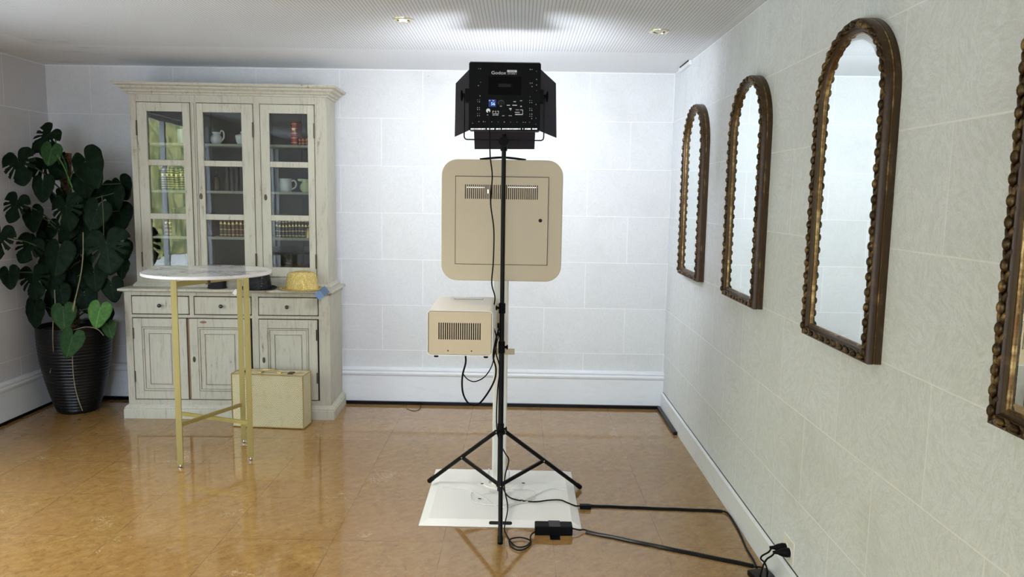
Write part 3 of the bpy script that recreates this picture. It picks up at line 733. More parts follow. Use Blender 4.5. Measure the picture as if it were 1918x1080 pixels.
def leafmesh(L, Wd, split):
    key = [(0, .74), (12, .68), (30, .56), (55, .50), (80, .49), (105, .50), (130, .47), (150, .40), (165, .28), (174, .14), (180, .05)]
    def Rr(d):
        for (a, p), (b, q) in zip(key, key[1:]):
            if a <= d <= b: f = (d-a)/(b-a); return p+(q-p)*f
    b = bmesh.new(); N, K = 90, 9; ctr = b.verts.new((0, 0, 0)); rings = []; bend = random.uniform(.10, .28)
    for k in range(1, K+1):
        ring = []
        for i in range(N):
            d = 360*i/N; dd = d if d <= 180 else 360-d; r = (Rr(dd)*.5+Rr(max(0, dd-5))*.25+Rr(min(180, dd+5))*.25)*k/K
            a = radians(d); x = r*L*sin(a)*Wd/L*1.02; y = -r*L*cos(a)
            z = -bend*(x*x)/Wd*1.2-.35*bend*max(0, -y)**2/L*1.6+.012*L*cos(9*a)*(k/K)**2
            ring.append(b.verts.new((x, y, z)))
        rings.append(ring)
    for i in range(N): b.faces.new((ctr, rings[0][i], rings[0][(i+1) % N]))
    cuts = []
    if split: cuts = [(9, 4, 2), (15, 4, 2), (21, 5, 2), (80, 4, 2), (74, 4, 2), (68, 5, 2)]
    for k in range(K-1):
        for i in range(N):
            if any(c <= i < c+w+(1 if k > 6 else 0) and k >= k0-1 for c, k0, w in cuts): continue
            j = (i+1) % N; b.faces.new((rings[k][i], rings[k+1][i], rings[k+1][j], rings[k][j]))
    bmesh.ops.translate(b, verts=b.verts[:], vec=(0, -.27*L, 0))
    bmesh.ops.solidify(b, geom=b.faces[:], thickness=.0012)
    return b
# (x, y, size, tip angle from straight down, split, tone, depth)
LV = [(150, 78, 100, -38, 1, 0, 5.05), (175, 130, 70, -8, 0, 1, 4.98), (78, 180, 112, 20, 1, 0, 5.0), (180, 165, 130, 60, 1, 0, 5.10), (148, 250, 84, 5, 0, 0, 4.94),
 (312, 182, 130, 28, 0, 0, 5.0), (405, 282, 78, 15, 0, 0, 5.1), (447, 248, 82, 25, 0, 0, 5.14), (440, 348, 88, 12, 0, 0, 5.12), (57, 318, 92, -15, 1, 0, 4.98),
 (26, 430, 110, -12, 1, 0, 5.02), (112, 355, 84, 10, 0, 0, 5.0), (232, 335, 112, 12, 1, 0, 4.96), (330, 345, 100, -15, 0, 0, 4.98), (92, 462, 90, -25, 1, 0, 4.93),
 (200, 495, 112, -5, 0, 0, 4.88), (375, 472, 140, 12, 1, 0, 4.90), (50, 553, 72, 12, 0, 0, 4.97), (118, 578, 106, 12, 1, 0, 4.95), (132, 445, 80, 20, 0, 0, 5.05),
 (452, 468, 66, 14, 0, 0, 5.1), (436, 533, 66, 0, 0, 0, 5.1), (388, 360, 92, -10, 0, 0, 5.2), (182, 565, 92, 10, 0, 0, 5.0), (122, 688, 86, 8, 0, 0, 4.97),
 (222, 697, 84, 8, 0, 1, 4.90), (343, 690, 82, -8, 0, 2, 4.88), (245, 790, 88, -12, 0, 1, 4.86), (382, 742, 56, 20, 0, 1, 4.92), (408, 702, 70, -10, 0, 0, 4.96),
 (404, 605, 80, 16, 0, 0, 5.05), (292, 240, 86, 12, 0, 0, 5.12), (268, 335, 96, 0, 0, 0, 5.1), (300, 430, 90, -20, 0, 0, 5.0), (250, 440, 90, 15, 0, 0, 5.12), (160, 400, 86, -10, 0, 0, 5.1),
 (330, 560, 90, 10, 0, 0, 5.06), (255, 590, 90, -12, 0, 0, 5.08), (300, 640, 84, 18, 0, 0, 5.04), (180, 650, 84, 0, 0, 0, 5.06), (340, 260, 90, -25, 0, 0, 5.18), (205, 290, 70, 30, 0, 0, 5.15),
 (105, 655, 60, -20, 0, 0, 5.04), (360, 420, 80, 35, 0, 0, 5.15), (230, 400, 80, -28, 0, 0, 5.02), (283, 520, 90, 5, 0, 0, 5.1), (215, 620, 70, 20, 0, 0, 4.97), (152, 520, 76, -12, 0, 0, 5.03)]
for (cx, cy, s, ang, sp, tone, Y) in LV:
    c = lpt(cx, cy, Y); sz = s*.00197*1.08; a = radians(ang)
    b = leafmesh(sz, sz*(1.0 if sp else .88), sp)
    me = bpy.data.meshes.new('leaf'); b.to_mesh(me); b.free(); me.materials.append([M_leafd, M_leafm, M_leafb][tone])
    for pgn in me.polygons: pgn.use_smooth = True
    o = bpy.data.objects.new('leaf', me); C.objects.link(o); o.parent = pl
    if tone: o['label'] = ['', 'mid green young leaf', 'bright yellow green leaf'][tone]
    tip = Vector((sin(a), -.25, -cos(a))).normalized()
    nrm = Vector((random.uniform(-.35, .35), -1, random.uniform(-.05, .45))).normalized()
    xa = tip.cross(nrm).normalized()*-1; nrm = xa.cross(-tip).normalized()
    base = c-tip*sz*.5; bl_ = base+tip*sz*.27
    Mx = Matrix((xa, -tip, nrm)).transposed().to_4x4()
    for it in range(40):                         # keep every leaf clear of the walls and of the dresser
        Mx.translation = base; P_ = [Mx @ v.co for v in me.vertices]
        if any(q.x < XL+.012 for q in P_): base += Vector((.012, -.03, 0)) if base.y > 4.75 else Vector((.015, 0, 0))
        elif any(q.y > YB-.012 for q in P_): base.y -= .02
        elif any((q.x > -2.70 and q.y > 4.97 and q.z < .94) or (q.x > -2.665 and q.y > 5.10) for q in P_): base += Vector((-.014, .012 if base.z > .95 and base.y < 5.34 else 0, 0))
        else: break
    bl_ = base+tip*sz*.27; Mx.translation = base-PC
    o.matrix_local = Mx
    root = Vector((random.uniform(-.02, .02), -.02, max(.62, min(1.72, bl_.z-.10-random.random()*.15))))
    bl = bl_-PC; mid = (root+bl)/2+Vector((0, -.03, .05))
    MB().tube(smooth_path([root, mid, bl]), [.005]*6+[.004]*6+[.003], 6).build('petiole', M_stem, pl, smooth=True)
for pts, r, mt in (([(262, 640), (255, 680), (248, 720), (252, 760)], .004, M_root), ([(290, 400), (290, 470), (283, 540), (268, 610), (252, 670)], .0035, M_root), ([(190, 600), (192, 655), (186, 700), (184, 770), (186, 840), (174, 890)], .003, M_root),
        ([(253, 820), (254, 870), (260, 930), (272, 980), (288, 1022)], .003, M_root), ([(252, 742), (300, 730), (340, 738), (362, 760)], .0028, M_root), ([(355, 270), (360, 340), (362, 430)], .0025, M_stem), ([(240, 230), (228, 160), (200, 100), (192, 75)], .004, M_leafm), ([(252, 245), (235, 200), (222, 170), (200, 130)], .004, M_leafb)):
    MB().tube(smooth_path([lpt(x, y, 4.93 if y < 800 else 4.99)-PC for x, y in pts]), r, 6).build('aerial_root' if mt is M_root else 'stem', mt, pl, smooth=True)

# ------------------------------------------------------------------ arched mirrors
def mirror_thing(yc, label):
    t = thing('arched_mirror', (XR, yc, 1.07), label, 'mirror', 'gilt framed arched mirrors on the right wall')
    hw, ht = .26, 1.05; NA = 40
    def path(d, w):
        r = hw-d; vc = ht-hw
        P = [(-r, d), (-r*.33, d), (r*.33, d), (r, d), (r, d+(vc-d)*.5)]
        P += [(r*cos(pi*k/NA), vc+r*sin(pi*k/NA)) for k in range(NA+1)]+[(-r, d+(vc-d)*.5)]
        return [(-w, u, v) for u, v in P]
    def sweep(name, prof, mat): return MB().loft([path(d, w) for d, w in prof], caps=False).build(name, mat, t, smooth=True)
    sweep('frame', [(.0, .0), (.0, .018), (.002, .0195), (.002, .0245), (.0, .026), (.0, .040), (.003, .046), (.008, .047), (.010, .043), (.024, .043), (.026, .0455), (.029, .0455), (.031, .040), (.036, .034), (.040, .0325)], M_frame)
    sweep('gilt_side_line', [(.0018, .0195), (.0008, .020), (.0008, .024), (.0018, .0245)], M_gilt)
    sweep('inner_lip', [(.040, .0325), (.0405, .0345), (.0435, .0345), (.045, .032), (.045, .027)], M_gilt)
    m = MB(); rr = []
    for d, w in ((.059, .0075), (.0592, .0078)): rr.append(path(d, w))
    b = MB(); b.poly(path(.063, .0300)); b.build('glass', M_mirror, t)
    MB().loft([path(.0445, .0288), path(.063, .0300)], caps=False).build('bevelled_edge', M_mirror, t)
    b = MB(); b.poly(path(.001, .0005)); b.build('backing', M_frame, t)
    # egg and leaf ornaments
    d = .0165; r = hw-d; vc = ht-hw; sp = .0475; m = MB()
    segs = []
    def add(u, v, a): segs.append((u, v, a))
    n = int((vc-d)/sp)
    for k in range(n+1):
        v = d+(vc-d)*(k+.5)/(n+1)
        add(r, v, pi/2); add(-r, v, pi/2)
    na = int(pi*r/sp)
    for k in range(na):
        a = pi*(k+.5)/na; add(r*cos(a), vc+r*sin(a), a+pi/2)
    nb = int(2*r/sp)
    for k in range(nb): add(-r+2*r*(k+.5)/nb, d, 0)
    for u, v, a in segs:
        R = Matrix.Rotation(a, 3, 'X')           # local +y along the frame
        o = Vector((0, u, v))
        m.ball(o+Vector((-.048, 0, 0))+R @ Vector((0, -.006, 0)), .0100, (1.0, 1.5, .95), 12, R)
        for sgn in (-1, 1):
            m.ball(o+Vector((-.045, 0, 0))+R @ Vector((0, .014, sgn*.0055)),   .0066, (.9, 2.7, .9), 8, Matrix.Rotation(a+sgn*.35, 3, 'X'))
        m.ball(o+Vector((-.044, 0, 0))+R @ Vector((0, .012, 0)), .004, (1, 2.6, .7), 8, R)
    m.build('egg_and_leaf_ornament', M_orn, t, smooth=True)
    MB().tube([(-.043, -hw+.02, .0165), (-.043, hw-.02, .0165)], .004, 6).build('bottom_bead', M_orn, t, smooth=True)
    return t
def copy_tree(o, parent=None):
    c = o.copy(); C.objects.link(c); c.parent = parent
    for ch in list(o.children): copy_tree(ch, c)
    return c
m1 = mirror_thing(4.672, 'narrow looking arched gilt mirror farthest along the right wall, by the corner')
for yc, lb in ((3.590, 'second arched gilt mirror from the corner on the right wall'), (2.480, 'large arched gilt mirror reflecting the white block wall, third from the corner'), (1.372, 'arched gilt mirror cut off by the right edge of the photo')):
    c = copy_tree(m1); c.location = (XR, yc, 1.07); c['label'] = lb

# ------------------------------------------------------------------ photo booth
BO = Vector((-.07, 3.77, 0))
bo = thing('photo_booth', BO, 'cream photo booth on a pole with square rounded head and flat base plate', 'photo booth')
def LB(v): return Vector(v)-BO
x0, x1, y0, y1 = -.455-BO.x, .314-BO.x, 3.402-BO.y, 4.140-BO.y
m = MB(); i_ = .043; hb_ = .024
m.loft([[(x0, y0, .001), (x1, y0, .001), (x1, y1, .001), (x0, y1, .001)], [(x0, y0, .004), (x1, y0, .004), (x1, y1, .004), (x0, y1, .004)], [(x0+i_, y0+i_*.85, hb_), (x1-i_, y0+i_*.85, hb_), (x1-i_, y1-i_, hb_), (x0+i_, y1-i_, hb_)]])
bp = m.build('base_plate', M_cream_lit, bo)
sl = LB(fl(937.5, 980, .012)); ang = math.atan2(.023, .036)
m = MB(); m.rbox(-.055, .055, -.009, .009, -.0012, .0012, .0088); ob = m.build('hand_slot', M_gap, bp); ob.location = (sl.x, sl.y, .0045+(sl.y-y0)*(hb_-.004)/(i_*.85)); ob.rotation_euler = (-(pi/2-ang*1.0), 0, 0)
px, py = -.090-BO.x, 3.905-BO.y
MB().lathe([(.001, hb_), (.09, hb_), (.088, hb_+.004), (.001, hb_+.005)], (px, py, 0), 40).build('floor_flange', M_cream_lit, bo, smooth=True)
for dx in (-.055, .055):
    m = MB(); m.box(px+dx-.003, px+dx+.003, py-.02, py+.02, hb_+.004, hb_+.07); m.build('pole_bracket', M_wcable, bo)
MB().rbox(px-.037, px+.037, -.037, .037, 0, 1.20, .008).build('pole', M_cream_lit, bo, smooth=True)
o = bpy.data.objects['pole']; o.rotation_euler = (pi/2, 0, 0); o.location = (0, py, hb_+.004)
for (sx, sy) in ((903, 906), (898, 934), (980, 905), (977, 937)):
    s = LB(fl(sx, sy, hb_)); MB().tube([(s.x-.006, s.y, hb_+.003), (s.x+.008, s.y-.004, hb_+.004)], .0028, 6).build('screw', M_iron, bo)
hy0, hy1 = 3.745-BO.y, 3.865-BO.y
a, b_ = at(827, 410, 3.745), at(1053, 410, 3.745); tz, bz_ = at(939, 299, 3.745).z, at(939, 526, 3.745).z
hx0, hx1 = a.x-BO.x, b_.x-BO.x
hd = MB().rbox(hx0, hx1, bz_, tz, hy0, hy1, .078, 10).build('head', M_cream, bo, smooth=True, bevel=.003)
MB().rbox(hx0+.02, hx1-.02, bz_+.02, tz-.02, hy1, hy1+.012, .07, 10).build('front_panel', M_gap, hd, smooth=True)
MB().lathe([(.12, 0), (.17, 0), (.17, -.01), (.12, -.01)], ((hx0+hx1)/2, hy1+.012, (tz+bz_)/2), 40, 'Y').build('ring_lamp', M_paper, hd, smooth=True)
c0, c1 = at(854, 330, 3.742), at(1024, 496, 3.742); X0, X1, Z0, Z1 = c0.x-BO.x, c1.x-BO.x, c1.z, c0.z
MB().box(X0-.003, X1+.003, hy0-.0008, hy0+.001, Z0-.003, Z1+.003).build('hatch_gap', M_gap, hd)
s0, s1 = at(871, 345, 3.742), at(1007, 374, 3.742); A0, A1, B0, B1 = s0.x-BO.x, s1.x-BO.x, s1.z, s0.z
ya, yb = hy0-.006, hy0-.001
m = MB(); m.box(X0, X1, ya, yb, Z0, B0); m.box(X0, X1, ya, yb, B1, Z1); m.box(X0, A0, ya, yb, B0, B1); m.box(A1, X1, ya, yb, B0, B1)
ns = 36; st = (A1-A0)/(ns-.55)
for k in range(ns-1): m.box(A0+st*k+st*.46, A0+st*(k+1), ya, yb, B0, B1)
ht = m.build('hatch', M_cream, hd)
MB().box(A0, A1, yb-.0006, yb-.0001, B0, B1).build('vent_cavity', M_gap, hd)
m = MB()
for (u, v) in ((873, 907), (952, 1006)):
    p, q = at(u, 350, 3.742), at(v, 350, 3.742); m.box(p.x-BO.x, q.x-BO.x, yb-.0012, yb-.0006, p.z-.003, p.z+.001)
p = at(914, 358, 3.742); m.box(p.x-BO.x-.006, p.x-BO.x+.006, yb-.0012, yb-.0006, p.z-.010, p.z+.008)
m.build('slot_light_glimpse', M_leak, hd)  # glowing bars put in for the light glimpsed through the vent slots
p = at(1012, 413, 3.742); MB().lathe([(.001, .004), (.008, .004), (.009, .0), (.009, -.001)], (p.x-BO.x, ya, p.z), 16, 'Y').build('lock', M_gap, ht, smooth=True)
hxx = (hx0+hx1)/2
MB().tube(smooth_path([(hxx-.115, (hy0+hy1)/2, tz+.003), (hxx-.06, (hy0+hy1)/2, tz+.010), (hxx, (hy0+hy1)/2, tz+.014), (hxx+.06, (hy0+hy1)/2, tz+.010), (hxx+.115, (hy0+hy1)/2, tz+.003)]), .0055, 8).build('carry_handle', M_rubber, hd, smooth=True)
MB().box(px-.055, px+.055, hy1-.005, hy1+.05, bz_-.004, bz_+.012).build('head_mount', M_cream, bo)
# bracket carrying the printer
z_s = .8005
bk0 = at(964, 658, 3.865)
m = MB(); m.box(-.40-BO.x, bk0.x-BO.x, 3.858-BO.y, 3.863-BO.y, bk0.z-.016, bk0.z+.016); m.build('bracket_bar', M_cream, bo)
m = MB(); m.box(-.36-BO.x, -.13-BO.x, 3.58-BO.y, 3.868-BO.y, z_s-.006, z_s); m.box(-.36-BO.x, -.13-BO.x, 3.852-BO.y, 3.858-BO.y, bk0.z-.016, z_s); m.build('printer_shelf', M_cream, bo)
m = MB(); p = at(930, 600, 3.862); m.box(-.112-BO.x, -.094-BO.x, 3.858-BO.y, 3.868-BO.y, .86, 1.00); m.build('socket_plate', M_cream, bo)

pb = Vector((-.266, 3.61, z_s)); f0, f1 = 3.375, 3.845
FR = .0
pr = thing('printer_box', pb, 'cream box with slotted back panel mounted low on the booth pole', 'printer')
a, b_ = at(800, 581, f0), at(922, 667, f0); x0, x1, zb_, zt_ = a.x-pb.x, b_.x-pb.x, b_.z-pb.z, at(860, 581, f0).z-pb.z
zb_ = .0155 if zb_ < .01 else zb_
MB().rbox(x0, x1, zb_, zt_, f0-pb.y+.011, f1-pb.y, .018, 6).build('cover', M_cream_lit, pr, smooth=True)
g0, g1 = at(821, 604, f0), at(900, 637, f0); A0, A1, B0, B1 = g0.x-pb.x, g1.x-pb.x, g1.z-pb.z, g0.z-pb.z
ya, yb = f0-pb.y+.003, f0-pb.y+.008
def rpts(x0, x1, z0, z1, r, y, n=6):
    P = []
    for cx, cz, a0 in ((x1-r, z1-r, 0), (x0+r, z1-r, 90), (x0+r, z0+r, 180), (x1-r, z0+r, 270)):
        for k in range(n+1): a = radians(a0+90*k/n); P.append((cx+r*cos(a), y, cz+r*sin(a)))
    return P
q_ = .0035; yf = f0-pb.y
MB().loft([rpts(x0, x1, zb_, zt_, .018, yf+.012), rpts(x0, x1, zb_, zt_, .018, yf), rpts(x0+q_, x1-q_, zb_+q_, zt_-q_, .0145, yf), rpts(x0+q_, x1-q_, zb_+q_, zt_-q_, .0145, yf+.012)], caps=False).build('cover_rim', M_cream_lit, pr, smooth=True)
m = MB(); i_ = .0062; m.box(x0+i_, x1-i_, ya, yb, B1, zt_-i_); m.box(x0+i_, x1-i_, ya, yb, zb_+i_, B0); m.box(x0+i_, A0, ya, yb, B0, B1); m.box(A1, x1-i_, ya, yb, B0, B1)
ns = 20; st = (A1-A0)/(ns-.45)
for k in range(ns-1): m.box(A0+st*k+st*.55, A0+st*(k+1), ya, yb, B0, B1)
bpn = m.build('back_panel', M_cream, pr)
MB().box(x0+.004, x1-.004, yb, yb+.0015, zb_+.010, zt_-.010).build('vent_cavity', M_gap, pr)
m = MB(); h0, h1 = fl(852, 559, zt_+pb.z), fl(906, 556, zt_+pb.z)
m.box(h0.x-pb.x, h1.x-pb.x, h0.y-pb.y-.014, h0.y-pb.y+.014, zt_, zt_+.003); m.build('top_hatch', M_cream_lit, pr)
MB().box(h0.x-pb.x-.002, h1.x-pb.x+.002, h0.y-pb.y-.017, h0.y-pb.y+.017, zt_, zt_+.001).build('top_hatch_gap', M_gap, pr)
for x in (x0+.04, x1-.03):
    for y in (f0-pb.y+.02, f0-pb.y+.30): MB().lathe([(.001, 0 if y > .0 else zb_-.011), (.010, 0 if y > .0 else zb_-.011), (.011, zb_+.001), (.001, zb_+.001)], (x, y, 0), 14).build('rubber_foot', M_rubber, pr, smooth=True)
for x in (x0+.095, x1-.095): MB().ball((x, ya-.0005, zb_+.022), .0035, (1, .4, 1), 8).build('screw', M_iron, pr)

# ------------------------------------------------------------------ light stand
SP = Vector((-.078, 3.667, 0))
sd = thing('light_stand', SP, 'thin black tripod light stand in front of the photo booth', 'tripod')
def LS(v): return Vector(v)-SP
pole_top = at(944, 264, 3.667).z; zc1, zc2, zc3 = at(940, 577, 3.667).z, at(940, 650, 3.667).z, at(939, 803, 3.667).z; zbr = at(939, 906, 3.667).z
top_x = at(944, 264, 3.667).x-SP.x
xa_ = lambda z: top_x*(z/pole_top)
MB().tube([(xa_(zc3), 0, .075), (xa_(zc2), 0, zc2)], .0135, 14).build('lower_tube', M_black, sd, smooth=True)
MB().tube([(xa_(zc2), 0, zc2), (xa_(zc1), 0, zc1)], .0122, 14).build('middle_tube', M_black, sd, smooth=True)
MB().tube([(xa_(zc1), 0, zc1), (top_x, 0, pole_top)], .0108, 14).build('upper_tube', M_black, sd, smooth=True)
for z, h, sgn in ((zc1, .052, -1), (zc2, .060, 1), (zc3, .058, 1)):
    c = MB().lathe([(.0135, -h/2), (.0165, -h/2+.002), (.0165, h/2-.002), (.0135, h/2)], (xa_(z), 0, z), 18).build('collar', M_blackp, sd, smooth=True)
    m = MB(); m.tube([(xa_(z)+sgn*.014, -.004, z+.002), (xa_(z)+sgn*.026, -.006, z+.002)], .0065, 10); m.ball((xa_(z)+sgn*.027, -.006, z+.002), .010, (.5, 1, 1.3), 10); m.build('clamp_knob', M_blackp, c, smooth=True)
zh = at(939, 805, 3.667).z-.012
MB().lathe([(.014, zh-.010), (.022, zh-.008), (.022, zh+.008), (.014, zh+.010)], (xa_(zh), 0, 0), 18).build('leg_hub', M_blackp, sd, smooth=True)
MB().lathe([(.014, zbr-.012), (.020, zbr-.010), (.020, zbr+.010), (.014, zbr+.012)], (xa_(zbr), 0, 0), 18).build('brace_hub', M_blackp, sd, smooth=True)
for F, ztip in (((-.064, 3.222, 0), .010), ((-.462, 3.880, 0), .034), ((.346, 3.893, 0), .013)):
    f = LS(F); d = Vector((f.x, f.y, 0)).normalized(); f.z = ztip
    if f.y > 0: f.z = .036 if f.x < 0 else .012
    p = Vector((0, 0, zh))+d*.026; u = (f-p)
    lg = MB().tube([p, f], .0105, 12).build('leg', M_black, sd, smooth=True)
    MB().tube([f-u.normalized()*.03, f+u.normalized()*.002], .0125, 12).build('rubber_tip', M_rubber, lg, smooth=True)
    b1 = p+u*.5; MB().bar(Vector((0, 0, zbr))+d*.018, b1, .011, .016).build('brace', M_black, sd)
    MB().ball(b1+Vector((0, -.012, 0)), .0035, seg=8).build('rivet', M_chrome, lg, smooth=True)
    MB().ball(p+Vector((0, -.010, 0)), .0035, seg=8).build('rivet', M_chrome, lg, smooth=True)

# ------------------------------------------------------------------ LED panel light
LP = Vector((-.0825, 3.70, pole_top-.012))
lt = thing('panel_light', LP, 'square black studio light panel with barn doors on the stand', 'studio light')
x0, x1, z0, z1 = -.252-LP.x, .087-LP.x, 1.862-LP.z, 2.176-LP.z
y0, y1 = 3.655-LP.y, 3.745-LP.y
hs = MB().rbox(x0, x1, z0, z1, y0, y1, .008, 4).build('housing', M_blackp, lt, smooth=True, bevel=.002)
m = MB()
for k in range(52): xx = x0+.008+(x1-x0-.016)*k/51; m.box(xx-.0016, xx+.0016, y0+.002, y1-.02, z1-.001, z1+.0035)
m.build('heat_sink_fins', M_black, hs)
MB().box(x0+.012, x1-.012, y1, y1+.003, z0+.012, z1-.012).build('diffuser', M_led, lt)
def PX(px, py, Y=3.6545): p = at(px, py, Y); return Vector((p.x-LP.x, Y-LP.y, p.z-LP.z))
m = MB()
for k in range(54):
    if random.random() < .12: continue
    p = PX(882.5+125*k/53, 241.3); w = random.choice((.0011, .0016, .0020)); m.box(p.x-w, p.x+w, y0-.001, y0+.001, p.z-.0028, p.z+.0028)
m.build('light_leak_slots', M_leak, hs, label='row of bright slots along the lower edge')
# battery plate
p, q = PX(915, 143), PX(976, 178)
MB().box(p.x, q.x, y0-.004, y0, q.z, p.z).build('battery_plate', Mat('black_matte', (.002, .002, .002), .7, 0, .1).m, hs, bevel=.003)
m = MB(); mm = (p+q)/2; m.box(mm.x-.03, mm.x+.03, y0-.007, y0-.003, mm.z-.008, mm.z+.010); m.build('battery_latch', M_black, hs, bevel=.002)
c = PX(934, 136.5); text('lettering', 'Godox', .0205, M_print, hs, (c.x, y0-.001, c.z), sx=1.2)
c = PX(959, 133.3); m = MB(); m.rbox(c.x-.023, c.x+.023, c.z-.0055, c.z+.0055, y0-.0012, y0, .002); m.build('badge', M_print, hs)
text('badge_lettering', 'TLCI-97', .009, M_gap, hs, (c.x, y0-.0018, c.z))
c = PX(959, 138.2); text('model_lettering', 'LED1000Bi II', .0078, M_print, hs, (c.x, y0-.001, c.z), sx=1.05)
p, q = PX(915.5, 186), PX(929, 200)
ds = MB().box(p.x, q.x, y0-.0015, y0, q.z, p.z).build('display', M_lcd, hs)
c = (p+q)/2; text('display_digits', '56', .020, M_lcdt, ds, (c.x+.003, y0-.0022, c.z-.004), sx=1.0); text('display_digits', '5.6', .008, M_lcdt, ds, (c.x+.004, y0-.0022, c.z+.011)); text('display_digits', 'CH', .006, M_lcdt, ds, (p.x+.004, y0-.0022, c.z+.011))
c = PX(938.7, 193.5); MB().lathe([(.001, .010), (.010, .010), (.012, 0), (.001, 0)], (c.x, y0, c.z), 20, 'Y').build('dial', M_black, hs, smooth=True)
rg = []
for k in range(15): a = radians(-20+220*k/14); rg.append((c.x+.0145*cos(a), y0-.0006, c.z+.0145*sin(a)))
MB().tube(rg, .0006, 5).build('dial_marking', M_printg, hs)
m = MB()
for (u, v, w, h) in ((938.2, 198.8, 3.4, 1.2), (952.2, 197, 6, 1.4), (964, 197, 8.5, 1.4), (964, 190.3, 4.6, 1.2), (976, 188.5, 4, 1), (976, 199, 2.4, 1.8), (942.8, 216.6, 4.5, 1), (955.6, 216.6, 6, 1), (956, 203.5, 4.4, 2.0), (956.4, 205.8, 1, 2.2), (969, 205.6, 6, 1), (976.5, 205.6, 5, 1),
        (979, 207.5, 1, 3), (979, 212, 1, 4), (969, 210.3, 9, 1.2), (972, 214.3, 14, 1.6), (924.7, 215.2, 4.4, 1.4), (930.8, 215.2, 5.4, 1.4), (914, 215, 3.6, 1.2), (928.3, 212.6, 11.5, 1.0), (922.8, 210.2, .9, 5), (933.8, 210.2, .9, 5), (928.4, 210.2, .9, 5), (924, 208.2, 2.4, 1.4), (928.3, 208.4, 2.6, 1.4), (932.6, 208.2, 2.4, 1.4)):
    c = PX(u, v); k = 3.655/1415; m.box(c.x-w/2*k, c.x+w/2*k, y0-.0006, y0+.0002, c.z-h/2*k, c.z+h/2*k)
m.build('port_marking', M_print, hs)
c = PX(914.5, 207.3); MB().lathe([(.006, .006), (.010, .006), (.011, 0), (.006, 0)], (c.x, y0, c.z), 18, 'Y').build('power_socket', M_chrome, hs, smooth=True)
m = MB()
dots = [(896.5, 128.5), (900, 128.5), (900, 154), (896, 160), (899, 179.5)]+[(u, v) for v in (187, 190.5, 201.5, 205, 212.5, 216.3) for u in (894.5, 898.2)]
dots += [(993, 130), (996.5, 130), (993, 155.5), (996.5, 155.5), (996.5, 162), (993, 181)]+[(u, v) for v in (188, 192, 203, 206.5, 213.6, 217.6) for u in (992.3, 996.2)]+[(996, 222), (1005, 133.5), (1005, 148.5), (1005, 159), (1005, 169.5), (1004, 195.5), (1003.8, 221), (1003.6, 232.3)]
dots += [(885, 230.5), (897, 227.7), (905.5, 227.7), (909, 227.7), (921, 228), (933, 228.3), (944.5, 228.3), (956.5, 228.5), (968.5, 228.5), (980, 228.8), (984, 229), (992, 229)]
for (u, v) in dots:
    c = PX(u, v); m.ball((c.x, y0-.0002, c.z), random.choice((.0013, .0018, .0022)), (1, .4, 1), 6)
m.build('screw_heads', M_print, hs)
# yoke, knobs
kl, kr = at(866, 180, 3.69), at(1023, 180, 3.69); zk = (kl.z+kr.z)/2-LP.z
xl, xr = -.275-LP.x, .107-LP.x; zy = at(873, 261, 3.69).z-LP.z; r = .014; yk = -.01
pts = [(xl, yk, zk+.01), (xl, yk, zy+r)]+[(xl+r-r*cos(a), yk, zy+r-r*sin(a)) for a in (radians(30), radians(60))]+[(xl+r, yk, zy), (xr-r, yk, zy)]+[(xr-r+r*sin(a), yk, zy+r-r*cos(a)) for a in (radians(30), radians(60))]+[(xr, yk, zy+r), (xr, yk, zk+.01)]
m = MB(); prs = [Vector(p) for p in pts]
m.loft([[p+Vector(n_)*1.0 for n_ in nn] for p, nn in zip(prs, [[(-.0022, -.011, 0), (.0022, -.011, 0), (.0022, .011, 0), (-.0022, .011, 0)] if abs(p.z-zy) > .011 else [(0, -.011, -.0022), (0, -.011, .0022), (0, .011, .0022), (0, .011, -.0022)] for p in prs])])
m.b.free(); m = MB(); m.tube(pts, .0032, 8); m.build('yoke', M_black, lt, smooth=True)
for x, sg in ((xl, -1), (xr, 1)):
    k = MB().lathe([(.001, -.024), (.010, -.024), (.011, -.004), (.012, .0), (.010, .008), (.001, .008)], (x, yk, zk), 16, 'X') if sg > 0 else MB().lathe([(.001, .024), (.010, .024), (.011, .004), (.012, 0), (.010, -.008), (.001, -.008)], (x, yk, zk), 16, 'X')
    k.ball((x+sg*.014, yk, zk), .027, (.28, .5, 1.0), 14); k.build('tilt_knob', M_blackp, lt, smooth=True)
    m = MB(); m.box(min(x-sg*.004, x-sg*.024), max(x-sg*.004, x-sg*.024), y0+.008, y1-.02, zk-.03, zk+.03); m.build('side_mount', M_blackp, lt, bevel=.002)
cx_ = SP.x+top_x-LP.x
MB().lathe([(.001, -.035), (.0145, -.035), (.0165, -.030), (.0165, .010), (.010, .018), (.010, .045), (.001, .045)], (cx_, SP.y-LP.y, 0), 18).build('stand_adapter', M_blackp, lt, smooth=True)
m = MB(); m.lathe([(.001, .016), (.022, .016), (.024, .012), (.024, -.012), (.022, -.016), (.001, -.016)], (cx_, SP.y-LP.y-.016, .008), 24, 'Y'); m.build('tilt_joint', M_blackp, lt, smooth=True)
MB().bar((cx_, yk, .03), (cx_, yk, zy+.004), .018, .014).build('yoke_mount', M_blackp, lt) if zy > .03 else None
